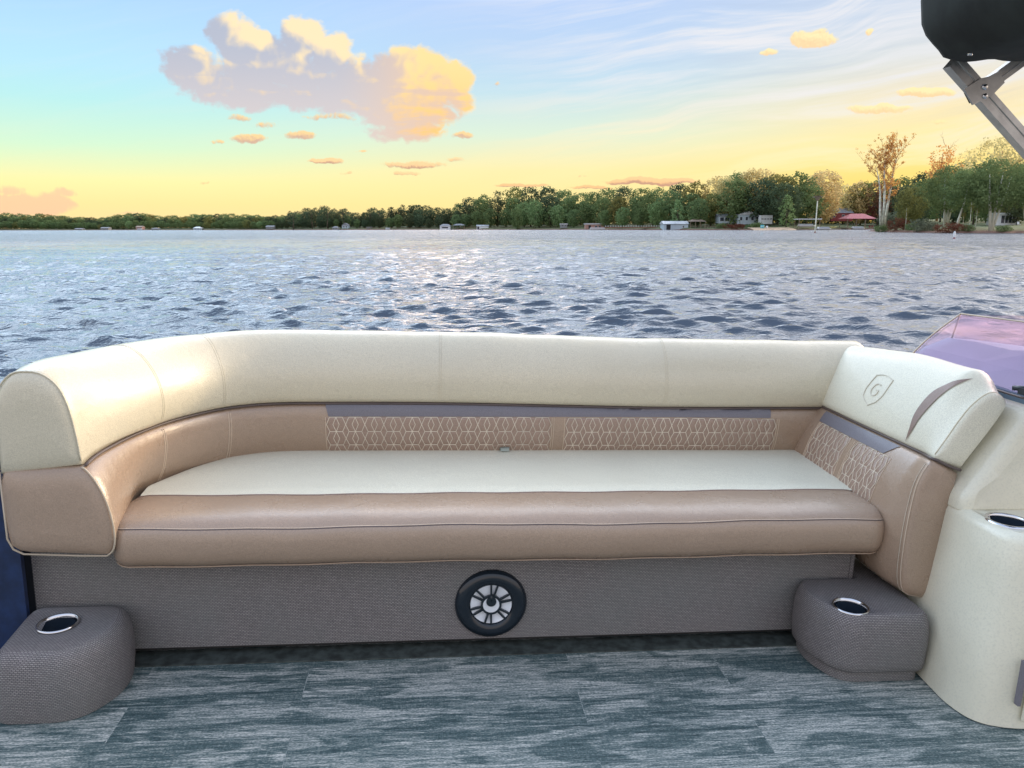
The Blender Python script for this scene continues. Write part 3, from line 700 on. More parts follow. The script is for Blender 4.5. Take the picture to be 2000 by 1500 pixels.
# speaker in the base panel
spk_c = Vector((.1755, 2.02, .1425)); AX = (Vector((1, 0, 0)), Vector((0, 0, 1)), Vector((0, -1, 0)))
mb = MB(); mb.lathe(spk_c, [(.1045, -.001), (.1045, .004), (.102, .009), (.094, .016), (.082, .019), (.066, .0165), (.060, .010), (.0590, .004)], 64, ax=AX)
spk = mb.build('speaker', MAT['gloss_black'], sofa)
mb = MB(); mb.lathe(spk_c, [(.0600, .0085), (.050, .005), (.020, .002), (.0001, .001)], 48, ax=AX); mb.build('cone', MAT['cone'], spk)
mb = MB()
def disk(mb, c, r0, r1, d0, d1, a0=0, a1=2 * pi, n=48):
    rows = []
    for k in range(n + 1):
        a = a0 + (a1 - a0) * k / n; e = Vector((cos(a), 0, sin(a)))
        rows.append([c + e * r0 + Vector((0, -d0, 0)), c + e * r0 + Vector((0, -d1, 0)), c + e * r1 + Vector((0, -d1, 0)), c + e * r1 + Vector((0, -d0, 0))])
    mb.grid(rows, smooth=False, wrap=True)
disk(mb, spk_c, .024, .0300, .006, .013)
for k in range(6):
    for sg in (-1, 1):
        a = radians(82 + 60 * k) + sg * radians(9); e = Vector((cos(a), 0, sin(a))); sdv = Vector((-sin(a), 0, cos(a))) * .0026
        r0, r1 = .026, .064
        p0 = spk_c + e * r0; p1 = spk_c + e * r1
        mb.grid([[p + sdv + Vector((0, -.006, 0)), p + sdv + Vector((0, -.0135, 0)), p - sdv + Vector((0, -.0135, 0)), p - sdv + Vector((0, -.006, 0))] for p in (p0, p1)], smooth=False)
mb.build('grille', MAT['black_plastic'], spk)
mb = MB(); cc = spk_c + Vector((0, 0, .011)); disk(mb, cc, .0001, .0145, .010, .016); mb.tube([spk_c + Vector((0, -.013, .012)), spk_c + Vector((0, -.013, .03))], .004, 8); mb.build('tweeter_cap', MAT['black_plastic'], spk)
mb = MB(); disk(mb, spk_c, .0001, .0238, .006, .012); mb.build('dome', MAT['cone'], spk)
# ------------------------------------------------------------------ boat: woven drink consoles
def poly_rounded(pts, rad, n=7):
    out = []; m_ = len(pts); L_ = [(Vector(pts[i]) - Vector(pts[i - 1])).length for i in range(m_)]
    rad = [min(r, .47 * L_[i], .47 * L_[(i + 1) % m_]) for i, r in enumerate(rad)]
    for i in range(m_):
        p = Vector(pts[i]).to_2d(); a = Vector(pts[i - 1]).to_2d(); c_ = Vector(pts[(i + 1) % m_]).to_2d(); r = rad[i]
        d1 = (a - p).normalized(); d2 = (c_ - p).normalized()
        p1 = p + d1 * r; p2 = p + d2 * r
        for k in range(n + 1):
            t = k / n; out.append(((1 - t) ** 2 * p1 + 2 * t * (1 - t) * p + t * t * p2))
    return out
def loop_at(out, off, z, cen):
    m_ = len(out); r = []
    for i in range(m_):
        t = (out[(i + 1) % m_] - out[i - 1]); 
        if t.length < 1e-9: t = Vector((1, 0))
        t.normalize(); n = Vector((t.y, -t.x))
        if n.dot(out[i] - cen) < 0: n = -n
        q = out[i] + n * off; r.append(Vector((q.x, q.y, z)))
    return r
def console(name, label, outline, rad, z_top, cup_c, cup_r, plinth, prof, body_mat='woven_dark'):
    cen = Vector((sum(p[0] for p in outline), sum(p[1] for p in outline))) / len(outline)
    t = root(name, (cen.x, cen.y, 0), label, 'drink holder', boat=True)
    out = poly_rounded(outline, rad); m_ = len(out)
    rows = [loop_at(out, o_, z, cen) for o_, z in prof]
    mb = MB()
    # sides: rows are loops (u runs round, v up)
    cols = [[rows[k][i % m_] for k in range(len(rows))] for i in range(m_ + 1)]
    mb.grid(cols)
    # top with a round opening
    seg = m_; top_l = rows[-1]; cv_ = Vector((cup_c[0], cup_c[1], z_top)); inner = []
    for p in top_l:
        a = atan2(p.y - cv_.y, p.x - cv_.x); inner.append(cv_ + Vector((cos(a) * (cup_r + .001), sin(a) * (cup_r + .001), -.004)))
    rr = []
    for i in range(m_ + 1):
        p, q = top_l[i % m_], inner[i % m_]
        rr.append([p.lerp(q, k / 6) + Vector((0, 0, .003 * sin(pi * k / 6))) for k in range(7)])
    b_ = len(mb.f); mb.grid(rr)
    for fi in range(b_, len(mb.f)): mb.uv[fi] = [(mb.v[k][0], mb.v[k][1]) for k in mb.f[fi]]
    body = mb.build('body', MAT[body_mat], t)
    if plinth:
        po, pz = plinth; rows = [loop_at(out, po, z, cen) for z in (.001, pz + .004)]; mb = MB(); mb.grid([[rows[0][i % m_], rows[1][i % m_]] for i in range(m_ + 1)]); mb.build('plinth', MAT[body_mat], t)
    mb = MB(); mb.lathe(cv_, [(cup_r - .001, -.075), (cup_r - .004, -.004), (cup_r - .001, .002), (cup_r + .0005, .0032), (cup_r + .003, .003), (cup_r + .004, -.001)], 48)
    ch = mb.build('cup_holder', MAT['steel'], t)
    mb = MB(); mb.lathe(cv_, [(cup_r - .0055, -.006), (cup_r - .007, -.075), (.0001, -.077)], 40); mb.build('well', MAT['dark_well'], ch)
    return t
console('drink_console', 'woven grey corner box with round cup holder at left end of lounge base',
        [(-1.075, 2.016), (-1.05, 1.742), (-.850, 1.742), (-.782, 1.87), (-.812, 2.016)], [.06, .05, .10, .07, .06], .176, (-.957, 1.905), .046, None,
        [(.0, .001), (.002, .02), (.005, .045), (.006, .08), (.004, .12), (-.001, .145), (-.009, .164), (-.018, .173), (-.028, .176)])
console('drink_console', 'woven grey corner box with round cup holder and recessed plinth, below the right armrest',
        [(1.088, 2.016), (1.070, 1.90), (1.118, 1.772), (1.372, 1.768), (1.378, 2.016)], [.05, .05, .07, .04, .05], .202, (1.165, 1.835), .045, (-.014, .036),
        [(-.004, .034), (.002, .040), (.004, .06), (.006, .10), (.005, .15), (.000, .177), (-.006, .194), (-.014, .202)])

mb = MB(); mb.box(1.288, 1.372, 2.0, 2.30, .004, .197); ext = mb.build('filler_box', MAT['woven_dark'], sofa); bevel(ext, .012, 3)
# ------------------------------------------------------------------ boat: helm
helm = root('helm_console', (1.9, 2.1, 0), 'cream fibreglass helm console with tinted windscreen beside the right armrest', 'helm console', boat=True)
def hrow(z, t):
    A_ = [(1.378, 2.00), (1.376, 1.83), (1.364, 1.67), (1.385, 1.592), (1.462, 1.560), (1.60, 1.556), (2.7, 1.556), (2.7, 2.37), (1.5, 2.37)]
    B_ = [(1.440, 2.00), (1.424, 1.845), (1.418, 1.68), (1.436, 1.612), (1.500, 1.580), (1.62, 1.575), (2.7, 1.575), (2.7, 2.37), (1.5, 2.37)]
    q = [Vector(a).lerp(Vector(b_), t) for a, b_ in zip(A_, B_)]
    rd = [.005, .02, .05, .05, .05, .05, .01, .01, .01]
    return [Vector((p.x, p.y, z)) for p in poly_rounded(q, rd, 6)]
rows = [hrow(z, t) for z, t in ((.003, 0), (.02, .04), (.2, .40), (.4, .80), (.475, .95))]
cen = Vector((1.9, 2.1))
tp = hrow(.475, .97)
for off, dzz in ((-.004, .013), (-.012, .021), (-.026, .025)):
    q2 = [Vector((p.x, p.y)) for p in tp]; rows.append([Vector((p.x, p.y, .475 + dzz)) for p in loop_at(q2, off, 0, cen)])
mb = MB(); mb.grid([[r[i % len(r)] for r in rows] for i in range(len(tp) + 1)])
# shelf top, left open where the cup sits
CUPH = Vector((1.492, 1.712, .500)); inner = []; rr = []
for i in range(len(tp) + 1):
    p = rows[-1][i % len(tp)]; a = atan2(p.y - CUPH.y, p.x - CUPH.x); q = CUPH + Vector((cos(a) * .049, sin(a) * .049, -.003)); rr.append([p.lerp(q, k / 5) for k in range(6)])
mb.grid(rr)
body = mb.build('body', MAT['gelcoat'], helm)
# upper console: slanting left flank and a face above the shelf
prof = [(1.425, .49), (1.428, .528), (1.50, .627), (1.572, .728), (1.604, .768), (1.64, .782), (2.7, .79), (2.7, .49)]
def yface(x, z): return 1.795 + .10 * max(0, z - .5) - .02 * sst(x, 1.45, 1.8)
prof_s = [Vector((a, b_)) for a, b_ in prof]; po = poly_rounded([tuple(p) for p in prof_s], [.004, .02, .01, .02, .03, .02, .005, .005], 5)
rowsU = []
cx_, cz_ = 2.1, .62
for adv, shr in ((.0, .030), (.004, .016), (.010, .007), (.018, .002), (.026, 0)):
    rowsU.append([Vector((p.x + (shr if p.x < 2.0 else -shr), yface(p.x, p.y) + adv, p.y - shr * (1 if p.y > .6 else -.3))) for p in po])
for y in (1.95, 2.1, 2.25, 2.37): rowsU.append([Vector((p.x, y, p.y + .03 * sst(y, 1.9, 2.5) * (1 if p.y > .6 else 0))) for p in po])
mb = MB(); mb.grid(rowsU, wrap=True); mb.add(rowsU[0], [tuple(range(len(po)))], smooth=False); mb.add(rowsU[-1], [tuple(range(len(po)))], smooth=False)
mb.build('cowling', MAT['gelcoat'], helm)
mb = MB(); mb.lathe(CUPH, [(.045, -.075), (.045, -.004), (.046, .001), (.048, .003), (.054, .0025), (.0555, -.002)], 48); ch = mb.build('cup_holder', MAT['steel'], helm)
mb = MB(); mb.lathe(CUPH, [(.0435, -.006), (.042, -.075), (.0001, -.077)], 40); mb.build('well', MAT['dark_well'], ch)
# locker door low on the face
mb = MB(); mb.box(1.478, 2.1, 1.549, 1.556, .030, .30); dr = mb.build('locker_door', MAT['gelcoat'], helm); bevel(dr, .003, 2)
mb = MB(); mb.box(1.458, 1.466, 1.548, 1.562, .075, .195); mb.build('hinge', MAT['grey_vinyl'], dr)
# windscreen: pane along the left edge of the cowling, leaning right; dash under it
def lerp3(a, b_, t): return Vector(a) * (1 - t) + Vector(b_) * t
BL, BR = (1.612, 2.38, .822), (1.600, 1.60, .795)       # bottom far, bottom near
TL, TR = (1.765, 2.37, .968), (1.765, 1.66, .985)       # top far, top near
rows = []
for t in np.linspace(0, 1, 24):
    b_, tt_ = lerp3(BL, BR, t), lerp3(TL, TR, t); rows.append([b_.lerp(tt_, k / 6) + Vector((-.012 * sin(pi * k / 6), 0, .0)) for k in range(7)])
mb = MB(); mb.grid(rows); th = [[p + Vector((.004, 0, -.003)) for p in r] for r in rows]; mb.grid(th)
ws = mb.build('windscreen', MAT['tinted_acrylic'], helm)
mb = MB(); mb.tube([Vector(lerp3(TL, TR, t)) + Vector((.001, 0, .001)) for t in np.linspace(0, 1, 12)], .0028, 6); mb.tube([r[k] for k, r in ()] if 0 else [rows[0][k] for k in range(7)], .0028, 6)
mb.build('edge_trim', MAT['pale_piping'], ws)
rows = []
for t in np.linspace(0, 1, 12):      # far wing
    a = Vector((1.765 + .55 * t, 2.375 + .02 * t, .965)); c_ = Vector((1.765 + .5 * t, 2.38, .878 - .03 * t)); rows.append([c_, a])
mb = MB(); mb.grid(rows); mb.build('side_wing', MAT['tinted_acrylic'], ws)
mb = MB(); mb.tube([(1.765, 2.374, .965), (1.748, 2.374, .880)], .003, 6); mb.build('corner_joint', MAT['piping'], ws)
mb = MB()
rows = []
for y, zt, xt in ((2.39, .885, 1.745), (2.25, .89, 1.75), (2.10, .888, 1.745), (1.98, .905, 1.75), (1.80, .90, 1.75), (1.60, .89, 1.75)):
    zb = .815 if y > 2 else .797
    rows.append([(1.618, y, zb - .03), (1.618, y, zb), (1.66, y, zb + (zt - zb) * .5), (xt, y, zt), (xt + .10, y, zt - .006), (xt + .5, y, zt - .05), (xt + .9, y, zt - .06), (xt + .9, y, .77)])
mb.grid(rows, smooth=False); dsh = mb.build('dashboard', MAT['dash'], helm)
mb = MB(); mb.tube([(1.590, 1.60, .797), (1.592, 1.80, .796), (1.595, 1.92, .796), (1.602, 2.1, .80)], .0035, 6); mb.build('gasket', MAT['piping'], ws)
mb = MB(); mb.box(1.585, 1.625, 1.832, 1.862, .805, .822); mb.tube([(1.58, 1.875, .818), (1.60, 1.85, .822), (1.63, 1.835, .820)], .007, 8); br_ = mb.build('bracket', MAT['black_plastic'], ws)
mb = MB(); mb.box(1.765, 1.80, 1.86, 1.875, .90, .985); mb.build('post', MAT['gelcoat'], ws)

# ------------------------------------------------------------------ boat: rail panel, rear fence, folded canopy
gate = root('rail_panel', (-1.3, 1.99, 0), 'navy blue side panel of the boat rail left of the lounge', 'rail panel', boat=True)
mb = MB(); mb.box(-1.9, -1.068, 1.975, 1.99, .004, .70); mb.build('skin', MAT['navy_panel'], gate)
mb = MB(); mb.box(-1.9, -1.075, 1.970, 1.995, .70, .728); mb.build('frame_rail', MAT['aluminium'], gate)
fen = root('rail_panel', (0, 2.8, 0), 'navy rail panel hidden behind the lounge backrest', 'rail panel', boat=True)
mb = MB(); mb.box(-1.02, 1.60, 2.775, 2.79, .06, .60); mb.build('skin', MAT['navy_panel'], fen)
mb = MB(); mb.box(-1.02, 1.60, 2.77, 2.795, .60, .63); mb.build('frame_rail', MAT['aluminium'], fen)
bim = root('folded_canopy', (1.6, 1.5, 1.7), 'black folded bimini canopy boot on aluminium struts, upper right', 'boat canopy', boat=True)
ol = [(1.172, 1.80), (1.174, 1.75), (1.186, 1.715), (1.210, 1.678), (1.238, 1.656), (1.262, 1.643), (1.36, 1.645), (1.474, 1.652), (1.62, 1.665), (1.72, 1.70), (1.76, 1.78), (1.74, 1.90), (1.66, 1.97), (1.45, 2.0), (1.26, 1.97), (1.19, 1.89)]
OL = cr(ol + [ol[0]], 61)[:-1]; cxz = np.array([1.46, 1.81]); rows = []
for y, k in ((1.90, .0), (1.90, .35), (1.898, .7), (1.89, .9), (1.88, .975), (1.86, 1.0), (1.75, 1.015), (1.5, 1.02), (1.2, 1.0), (1.05, .9), (1.02, .4), (1.02, 0)):
    rows.append([(cxz[0] + (p[0] - cxz[0]) * max(k, .001) + .003 * sin(i * 1.9 + y * 9), y + .004 * sin(i * .9), cxz[1] + (p[1] - cxz[1]) * max(k, .001) + .003 * sin(i * 1.3 + y * 13)) for i, p in enumerate(OL)])
mb = MB(); mb.grid(rows, wrap=True); boot = mb.build('canvas_boot', MAT['canvas'], bim)
mb = MB(); mb.tube([(1.268, 1.80, 1.648), (1.268, 1.80, 1.640)], .006, 8); mb.build('snap', MAT['steel'], boot)
def strut(name, a, b_, w, dpt, parent):
    a, b_ = Vector(a), Vector(b_); t = (b_ - a).normalized(); s1 = t.cross(Vector((0, 1, 0))).normalized() * (w / 2); s2 = Vector((0, dpt / 2, 0))
    g_ = s1 * .25
    sec = [-s1 - s2, -g_ - s2, -g_ * .6 - s2 * .8, g_ * .6 - s2 * .8, g_ - s2, s1 - s2, s1 + s2, -s1 + s2]
    mb = MB(); mb.grid([[p + q for q in sec] for p in (a, b_)], smooth=False, wrap=True); o = mb.build(name, MAT['aluminium'], parent); return o
s1_ = strut('strut', (1.305, 1.92, 1.652), (2.05, 1.92, 1.045), .038, .028, bim)
s2_ = strut('strut', (1.392, 1.955, 1.575), (1.70, 1.955, 1.81), .032, .022, bim)
mb = MB()
for p, r in (((1.396, 1.905, 1.570), .0065), ((1.392, 1.905, 1.592), .0075)): mb.tube([p, (p[0], 1.899, p[2])], r, 10)
mb.build('bolt', MAT['steel'], s1_)
mb = MB(); sg = [(1.338, 1.585), (1.368, 1.548), (1.415, 1.572), (1.445, 1.605), (1.425, 1.632), (1.398, 1.617), (1.378, 1.612)]
mb.add([(x, 1.902, z) for x, z in sg] + [(x, 1.908, z) for x, z in sg], [tuple(range(7)), tuple(range(13, 6, -1))] + [(i, (i + 1) % 7, 7 + (i + 1) % 7, 7 + i) for i in range(7)]); mb.build('joint_plate', MAT['aluminium'], bim)
#@@LAND@@
# ------------------------------------------------------------------ lake water
rng = np.random.default_rng(7); random.seed(11)
FYB = 1.30                                                     # boat footprint keeps the wave mesh below the deck
rad_ = [3.2]
while rad_[-1] < 3500: rad_.append(rad_[-1] * 1.0050 + .003)
rad_ = np.array(rad_)
angs = np.radians(np.concatenate([np.linspace(-180, -48, 60, endpoint=False), np.linspace(-48, 48, 460, endpoint=False), np.linspace(48, 180, 61)]))
RR, AA = np.meshgrid(rad_, angs, indexing='ij'); X0 = RR * np.sin(AA); Y0 = RR * np.cos(AA)
Zw = np.zeros_like(X0); DX = np.zeros_like(X0); DY = np.zeros_like(X0)
dr = RR * .0050 + .003; dr = np.maximum(dr, RR * np.where(np.abs(AA) < radians(48.5), .0037, .04))
for i in range(110):
    lam = .15 * (1.25 / .15) ** rng.random(); th = radians(187) + rng.normal() * .40; kx, ky = 2 * pi / lam * sin(th), 2 * pi / lam * cos(th)
    slope = .080 * (1.0 if lam < 1.8 else .8); amp = slope * lam / (2 * pi); ph = rng.random() * 2 * pi
    fade = np.clip(lam / (2.2 * dr) - .6, 0, 1)
    gust = .65 + .35 * np.sin(X0 / (9 + i % 7 * 3) + i) * np.sin(Y0 / (12 + i % 5 * 4) + 2 * i)
    a_ = kx * X0 + ky * Y0 + ph; A2 = amp * fade * gust
    Zw += A2 * np.sin(a_); DX += A2 * .75 * np.cos(a_) * sin(th); DY += A2 * .75 * np.cos(a_) * cos(th)
Vw = np.column_stack([(X0 + DX).ravel(), (Y0 + DY).ravel(), Zw.ravel()])
nr, na = X0.shape; I = np.arange(nr * na).reshape(nr, na)
Fw = np.column_stack([I[:-1, :-1].ravel(), I[1:, :-1].ravel(), I[1:, 1:].ravel(), I[:-1, 1:].ravel()])
me = bpy.data.meshes.new('water'); me.vertices.add(len(Vw)); me.vertices.foreach_set('co', Vw.ravel()); me.loops.add(Fw.size); me.loops.foreach_set('vertex_index', Fw.ravel())
me.polygons.add(len(Fw)); me.polygons.foreach_set('loop_start', np.arange(0, Fw.size, 4)); me.polygons.foreach_set('loop_total', np.full(len(Fw), 4)); me.update(); me.validate()
me.polygons.foreach_set('use_smooth', np.ones(len(Fw), bool))
m_, T, b = mat('water'); oc = T.node('ShaderNodeTexCoord').outputs['Object']
b.inputs['Base Color'].default_value = (0.008, 0.025, 0.05, 1); b.inputs['Roughness'].default_value = .045; b.inputs['IOR'].default_value = 1.85
dist = T.vm('LENGTH', oc, out=1); far = T.ss(dist, 18, 80); mid_ = T.ss(dist, 9, 30)
sc = T.vm('MULTIPLY', oc, (.32, 1.0, 1.0))
f1 = T.noise(sc, 7.0, 4, .6, dims='2D'); fm = T.noise(sc, 2.6, 4, .6, .3, dims='2D'); f2 = T.noise(sc, 1.15, 5, .62, .4, dims='2D'); f3 = T.noise(T.vm('MULTIPLY', oc, (.5, 1, 1)), .12, 2, .5, dims='2D')
h = T.m('ADD', T.m('ADD', T.m('MULTIPLY', f1, .045), T.m('MULTIPLY', T.m('MULTIPLY', fm, mid_), .085)), T.m('MULTIPLY', T.m('MULTIPLY', f2, far), .18))
h = T.m('MULTIPLY', h, T.ss(f3, .3, .7, .75, 1.2))
bn = bump(T, b, h, 1.0)
# ripples too small for the mesh: tilt the shading normal, more with distance
rc = T.noise(sc, 3.3, 3, .6, col=True, dims='2D'); rc2 = T.noise(sc, .9, 3, .6, col=True, dims='2D')
tl_ = T.vm('ADD', T.vm('MULTIPLY', T.vm('SUBTRACT', rc, (.5, .5, .5)), (.9, 1.3, 0)), T.vm('MULTIPLY', T.vm('SUBTRACT', rc2, (.5, .5, .5)), (.5, .9, 0)))
sc_ = T.node('ShaderNodeVectorMath'); sc_.operation = 'SCALE'; T.l.new(tl_, sc_.inputs[0]); T.l.new(T.ss(dist, 28, 170, .12, .75), sc_.inputs['Scale'])
back_ = T.node('ShaderNodeVectorMath'); back_.operation = 'SCALE'; T.l.new(T.vm('NORMALIZE', oc), back_.inputs[0]); T.l.new(T.ss(dist, 10, 150, -.03, -.24), back_.inputs['Scale'])
T.l.new(T.vm('NORMALIZE', T.vm('ADD', T.vm('ADD', bn.outputs[0], sc_.outputs[0]), back_.outputs[0])), b.inputs['Normal'])
water = link('water', me, MAT['water']); water['kind'] = 'structure'

# ------------------------------------------------------------------ shores
SHORE = [(-1500, 1150), (-700, 900), (0, 790), (300, 710), (500, 610), (700, 585), (900, 545), (1000, 520), (1150, 455), (1300, 392), (1450, 362), (1530, 346), (1570, 352), (1620, 372), (1700, 392), (2000, 400), (2700, 420), (4000, 500)]
def shore_d(px): return float(np.interp(px, [s[0] for s in SHORE], [s[1] for s in SHORE]))
def hterr(px, off):
    k = float(np.interp(px, [0, 500, 900, 1300, 1700], [.020, .024, .045, .05, .045])); return -.3 + min(1.1, off * .35) + k * max(0, min(off, 70) - 6) - .03 * max(0, off - 90) + .25 * sin(px * .02 + off * .05)
plain('ground', (0.075, 0.10, 0.035), .9, 0, .5, .12); plain('sand', (0.42, 0.30, 0.20), .9, 0, .25, .4); plain('red_clay', (0.20, 0.075, 0.045), .9, 0, .4, .8)
m_, T, b = mat('bank'); g_ = T.node('ShaderNodeNewGeometry'); sp = T.node('ShaderNodeSeparateXYZ'); T.l.new(g_.outputs['Position'], sp.inputs[0])
nz_ = T.noise(g_.outputs['Position'], .15, 4, .6); c = T.mix(T.ss(nz_, .35, .65), (0.06, 0.085, 0.03), (0.13, 0.15, 0.06))
c = T.mix(T.ss(T.m('ADD', sp.outputs[2], T.m('MULTIPLY', T.m('SUBTRACT', nz_, .5), .5)), .75, .35), c, (0.15, 0.075, 0.05))
T.l.new(c, b.inputs['Base Color']); b.inputs['Roughness'].default_value = .95
OFFS = [-2, 0, 1, 2.5, 4, 7, 12, 20, 35, 60, 100, 160, 260, 500]
rows = []
for px in list(range(-1500, 4001, 14)):
    d_ = shore_d(px) + 1.6 * sin(px * .11) + 1.2 * sin(px * .037 + 1); r = []
    for o in OFFS:
        q = at(px, 443, d_ + o); r.append((q.x, q.y, -.6 if o < 0 else hterr(px, o)))
    rows.append(r)
mb = MB(); mb.grid(rows); far_land = mb.build('far_shore', MAT['bank']); far_land['kind'] = 'structure'
# near headland on the right
HEAD = [(1688, 262, 268), (1700, 236, 276), (1725, 226, 290), (1750, 218, 300), (1790, 205, 320), (1830, 194, 345), (1870, 188, 400), (1930, 183, 420), (2000, 180, 430), (2150, 178, 440), (2700, 170, 450), (4000, 160, 470)]
def head_d(px): return float(np.interp(px, [s[0] for s in HEAD], [s[1] for s in HEAD]))
def head_z(px, off):
    w_ = min(1, max(.15, (px - 1686) / 60)); return -.25 + w_ * (min(.75, off * .30) + .032 * max(0, off - 8)) + .1 * sin(px * .05 + off * .3)
rows = []
for px in list(range(1688, 2300, 5)) + list(range(2300, 4000, 50)):
    d0 = head_d(px); d1 = float(np.interp(px, [s[0] for s in HEAD], [s[2] for s in HEAD])); r = []
    for t in (-.02, 0, .01, .02, .035, .06, .1, .2, .35, .5, .7, .9, .98, 1, 1.03):
        o = t * (d1 - d0); q = at(px, 443, d0 + o + .8 * sin(px * .2)); z = head_z(px, o) if 0 <= t < .98 else (-.5 if (t < 0 or t > 1) else head_z(px, o * .5))
        r.append((q.x, q.y, z))
    rows.append(r)
mb = MB(); mb.grid(rows); hl = mb.build('headland', MAT['bank']); hl['kind'] = 'structure'
# ------------------------------------------------------------------ foliage
def leafmat(name, c1, c2, c3, trans=.35):
    m_ = bpy.data.materials.new(name); m_.use_nodes = True; m_.node_tree.nodes.clear(); T = NT(m_.node_tree); MAT[name] = m_
    oi = T.node('ShaderNodeObjectInfo'); at_ = T.node('ShaderNodeAttribute'); at_.attribute_name = 'tone'; at_.attribute_type = 'GEOMETRY'
    c = T.mix(at_.outputs['Fac'], c1, c2); c = T.mix(T.m('MULTIPLY', oi.outputs['Random'], .75), c, c3)
    df = T.node('ShaderNodeBsdfDiffuse'); tl = T.node('ShaderNodeBsdfTranslucent'); mx = T.node('ShaderNodeMixShader'); o = T.node('ShaderNodeOutputMaterial')
    T.l.new(c, df.inputs[0]); T.l.new(c, tl.inputs[0]); mx.inputs[0].default_value = trans; T.l.new(df.outputs[0], mx.inputs[1]); T.l.new(tl.outputs[0], mx.inputs[2]); T.l.new(mx.outputs[0], o.inputs[0])
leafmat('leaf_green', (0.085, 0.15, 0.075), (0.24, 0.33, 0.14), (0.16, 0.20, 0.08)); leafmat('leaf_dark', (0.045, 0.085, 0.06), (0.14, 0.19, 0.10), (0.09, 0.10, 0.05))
leafmat('leaf_light', (0.15, 0.27, 0.12), (0.36, 0.48, 0.22), (0.14, 0.18, 0.07)); leafmat('leaf_olive', (0.11, 0.14, 0.05), (0.32, 0.34, 0.13), (0.22, 0.18, 0.06))
leafmat('leaf_gold_lit', (0.42, 0.38, 0.16), (0.80, 0.70, 0.36), (0.66, 0.48, 0.24), .55); leafmat('leaf_orange', (0.50, 0.26, 0.08), (0.80, 0.50, 0.18), (0.70, 0.34, 0.12), .65)  # gold leaves: sky glow round the top crowns put into leaf colour
leafmat('leaf_rust', (0.10, 0.04, 0.028), (0.26, 0.11, 0.07), (0.18, 0.08, 0.05)); leafmat('leaf_grey', (0.10, 0.13, 0.08), (0.24, 0.27, 0.18), (0.16, 0.17, 0.12))
plain('bark', (0.10, 0.075, 0.055), .9, 0, .3, 3); plain('bark_pale', (0.60, 0.60, 0.50), .85, 0, .35, 1.2); plain('bark_warm', (0.42, 0.22, 0.10), .85, 0, .25, 2)
def leaves(clumps, n, size, seed, flat=.0):
    """clumps: (centre, radii); n small leaf-clump faces spread near each clump's surface"""
    r_ = np.random.default_rng(seed); V_ = []; tone = []
    for (c, ra) in clumps:
        c = np.array(c); ra = np.array(ra); k = max(6, int(n * (ra[0] * ra[2]) / .012))
        d_ = r_.normal(size=(k, 3)); d_ /= np.linalg.norm(d_, axis=1)[:, None]
        rr = r_.random(k) ** .45; p = c + d_ * ra * rr[:, None]
        t1 = r_.normal(size=(k, 3)); t1 -= d_ * (t1 * d_).sum(1)[:, None] * .6; t1 /= np.linalg.norm(t1, axis=1)[:, None]
        t2 = np.cross(t1, d_ + r_.normal(size=(k, 3)) * .5); t2 /= np.linalg.norm(t2, axis=1)[:, None]
        s = size * (.6 + .8 * r_.random(k))[:, None]; ct = r_.random() * .5
        q = np.stack([p - t1 * s, p - t2 * s * .8, p + t1 * s * .9, p + t2 * s], axis=1)
        V_.append(q.reshape(-1, 3)); tone.append(np.clip(ct + .5 * r_.random(k), 0, 1))
    return np.vstack(V_), np.concatenate(tone)
def leaf_mesh(name, V_, tone, mname):
    me = bpy.data.meshes.new(name); me.vertices.add(len(V_)); me.vertices.foreach_set('co', V_.ravel()); n = len(V_) // 4
    me.loops.add(n * 4); me.loops.foreach_set('vertex_index', np.arange(n * 4)); me.polygons.add(n); me.polygons.foreach_set('loop_start', np.arange(0, n * 4, 4)); me.polygons.foreach_set('loop_total', np.full(n, 4))
    a = me.attributes.new('tone', 'FLOAT', 'FACE'); a.data.foreach_set('value', tone); me.update(); me.materials.append(MAT[mname]); return me
def wood_mesh(name, tubes, mname):
    mb = MB()
    for pts, r in tubes: mb.tube(pts, r, 6)
    me = bpy.data.meshes.new(name); me.from_pydata([Vector(v) for v in mb.v], [], mb.f); me.materials.append(MAT[mname])
    for p in me.polygons: p.use_smooth = True
    return me
def crown_clumps(seed, rx, z0, z1, n, cr_, shape='oak', gap=.0):
    r_ = random.Random(seed); out = []; zc = (z0 + z1) / 2; rz = (z1 - z0) / 2
    for i in range(n):
        a = i * 2.399 + r_.random(); t = (i + .5) / n; h = 1 - 2 * t
        if shape == 'oak': w_ = sqrt(max(0.02, 1 - h * h)) * (1.0 if h > -.3 else .92)
        elif shape == 'poplar': w_ = max(.15, (1 - max(0, h) ** 1.4)) * (1 if h > -.8 else .8)
        elif shape == 'pine': w_ = (.35 + .65 * r_.random()) * (1 - .55 * max(0, h))
        k = .62 + .38 * r_.random(); c = (cos(a) * rx * w_ * k, sin(a) * rx * w_ * k, zc + h * rz * .9)
        s = cr_ * (.7 + .6 * r_.random()); out.append((c, (s, s, s * (.62 if shape == 'pine' else .78))))
    if shape == 'oak':
        for i in range(6): out.append(((r_.uniform(-.3, .3) * rx, r_.uniform(-.3, .3) * rx, zc + r_.uniform(-.5, .4) * rz), (rx * .5, rx * .5, rz * .45)))
    return out
def limbs(seed, rx, z0, z1, n=6, tr=.018):
    r_ = random.Random(seed); t = [([(0, 0, -.03), (.004, 0, z0 * .6), (r_.uniform(-.02, .02), r_.uniform(-.02, .02), z0), (r_.uniform(-.03, .03), 0, z1 * .9)], [tr, tr * .8, tr * .65, tr * .2])]
    for i in range(n):
        a = r_.random() * 6.28; h = z0 + (z1 - z0) * r_.uniform(-.05, .5); t.append(([(0, 0, h), (cos(a) * rx * .4, sin(a) * rx * .4, h + .08), (cos(a) * rx * .8, sin(a) * rx * .8, h + .17)], [tr * .5, tr * .3, tr * .1]))
    return t
PROTO = {}
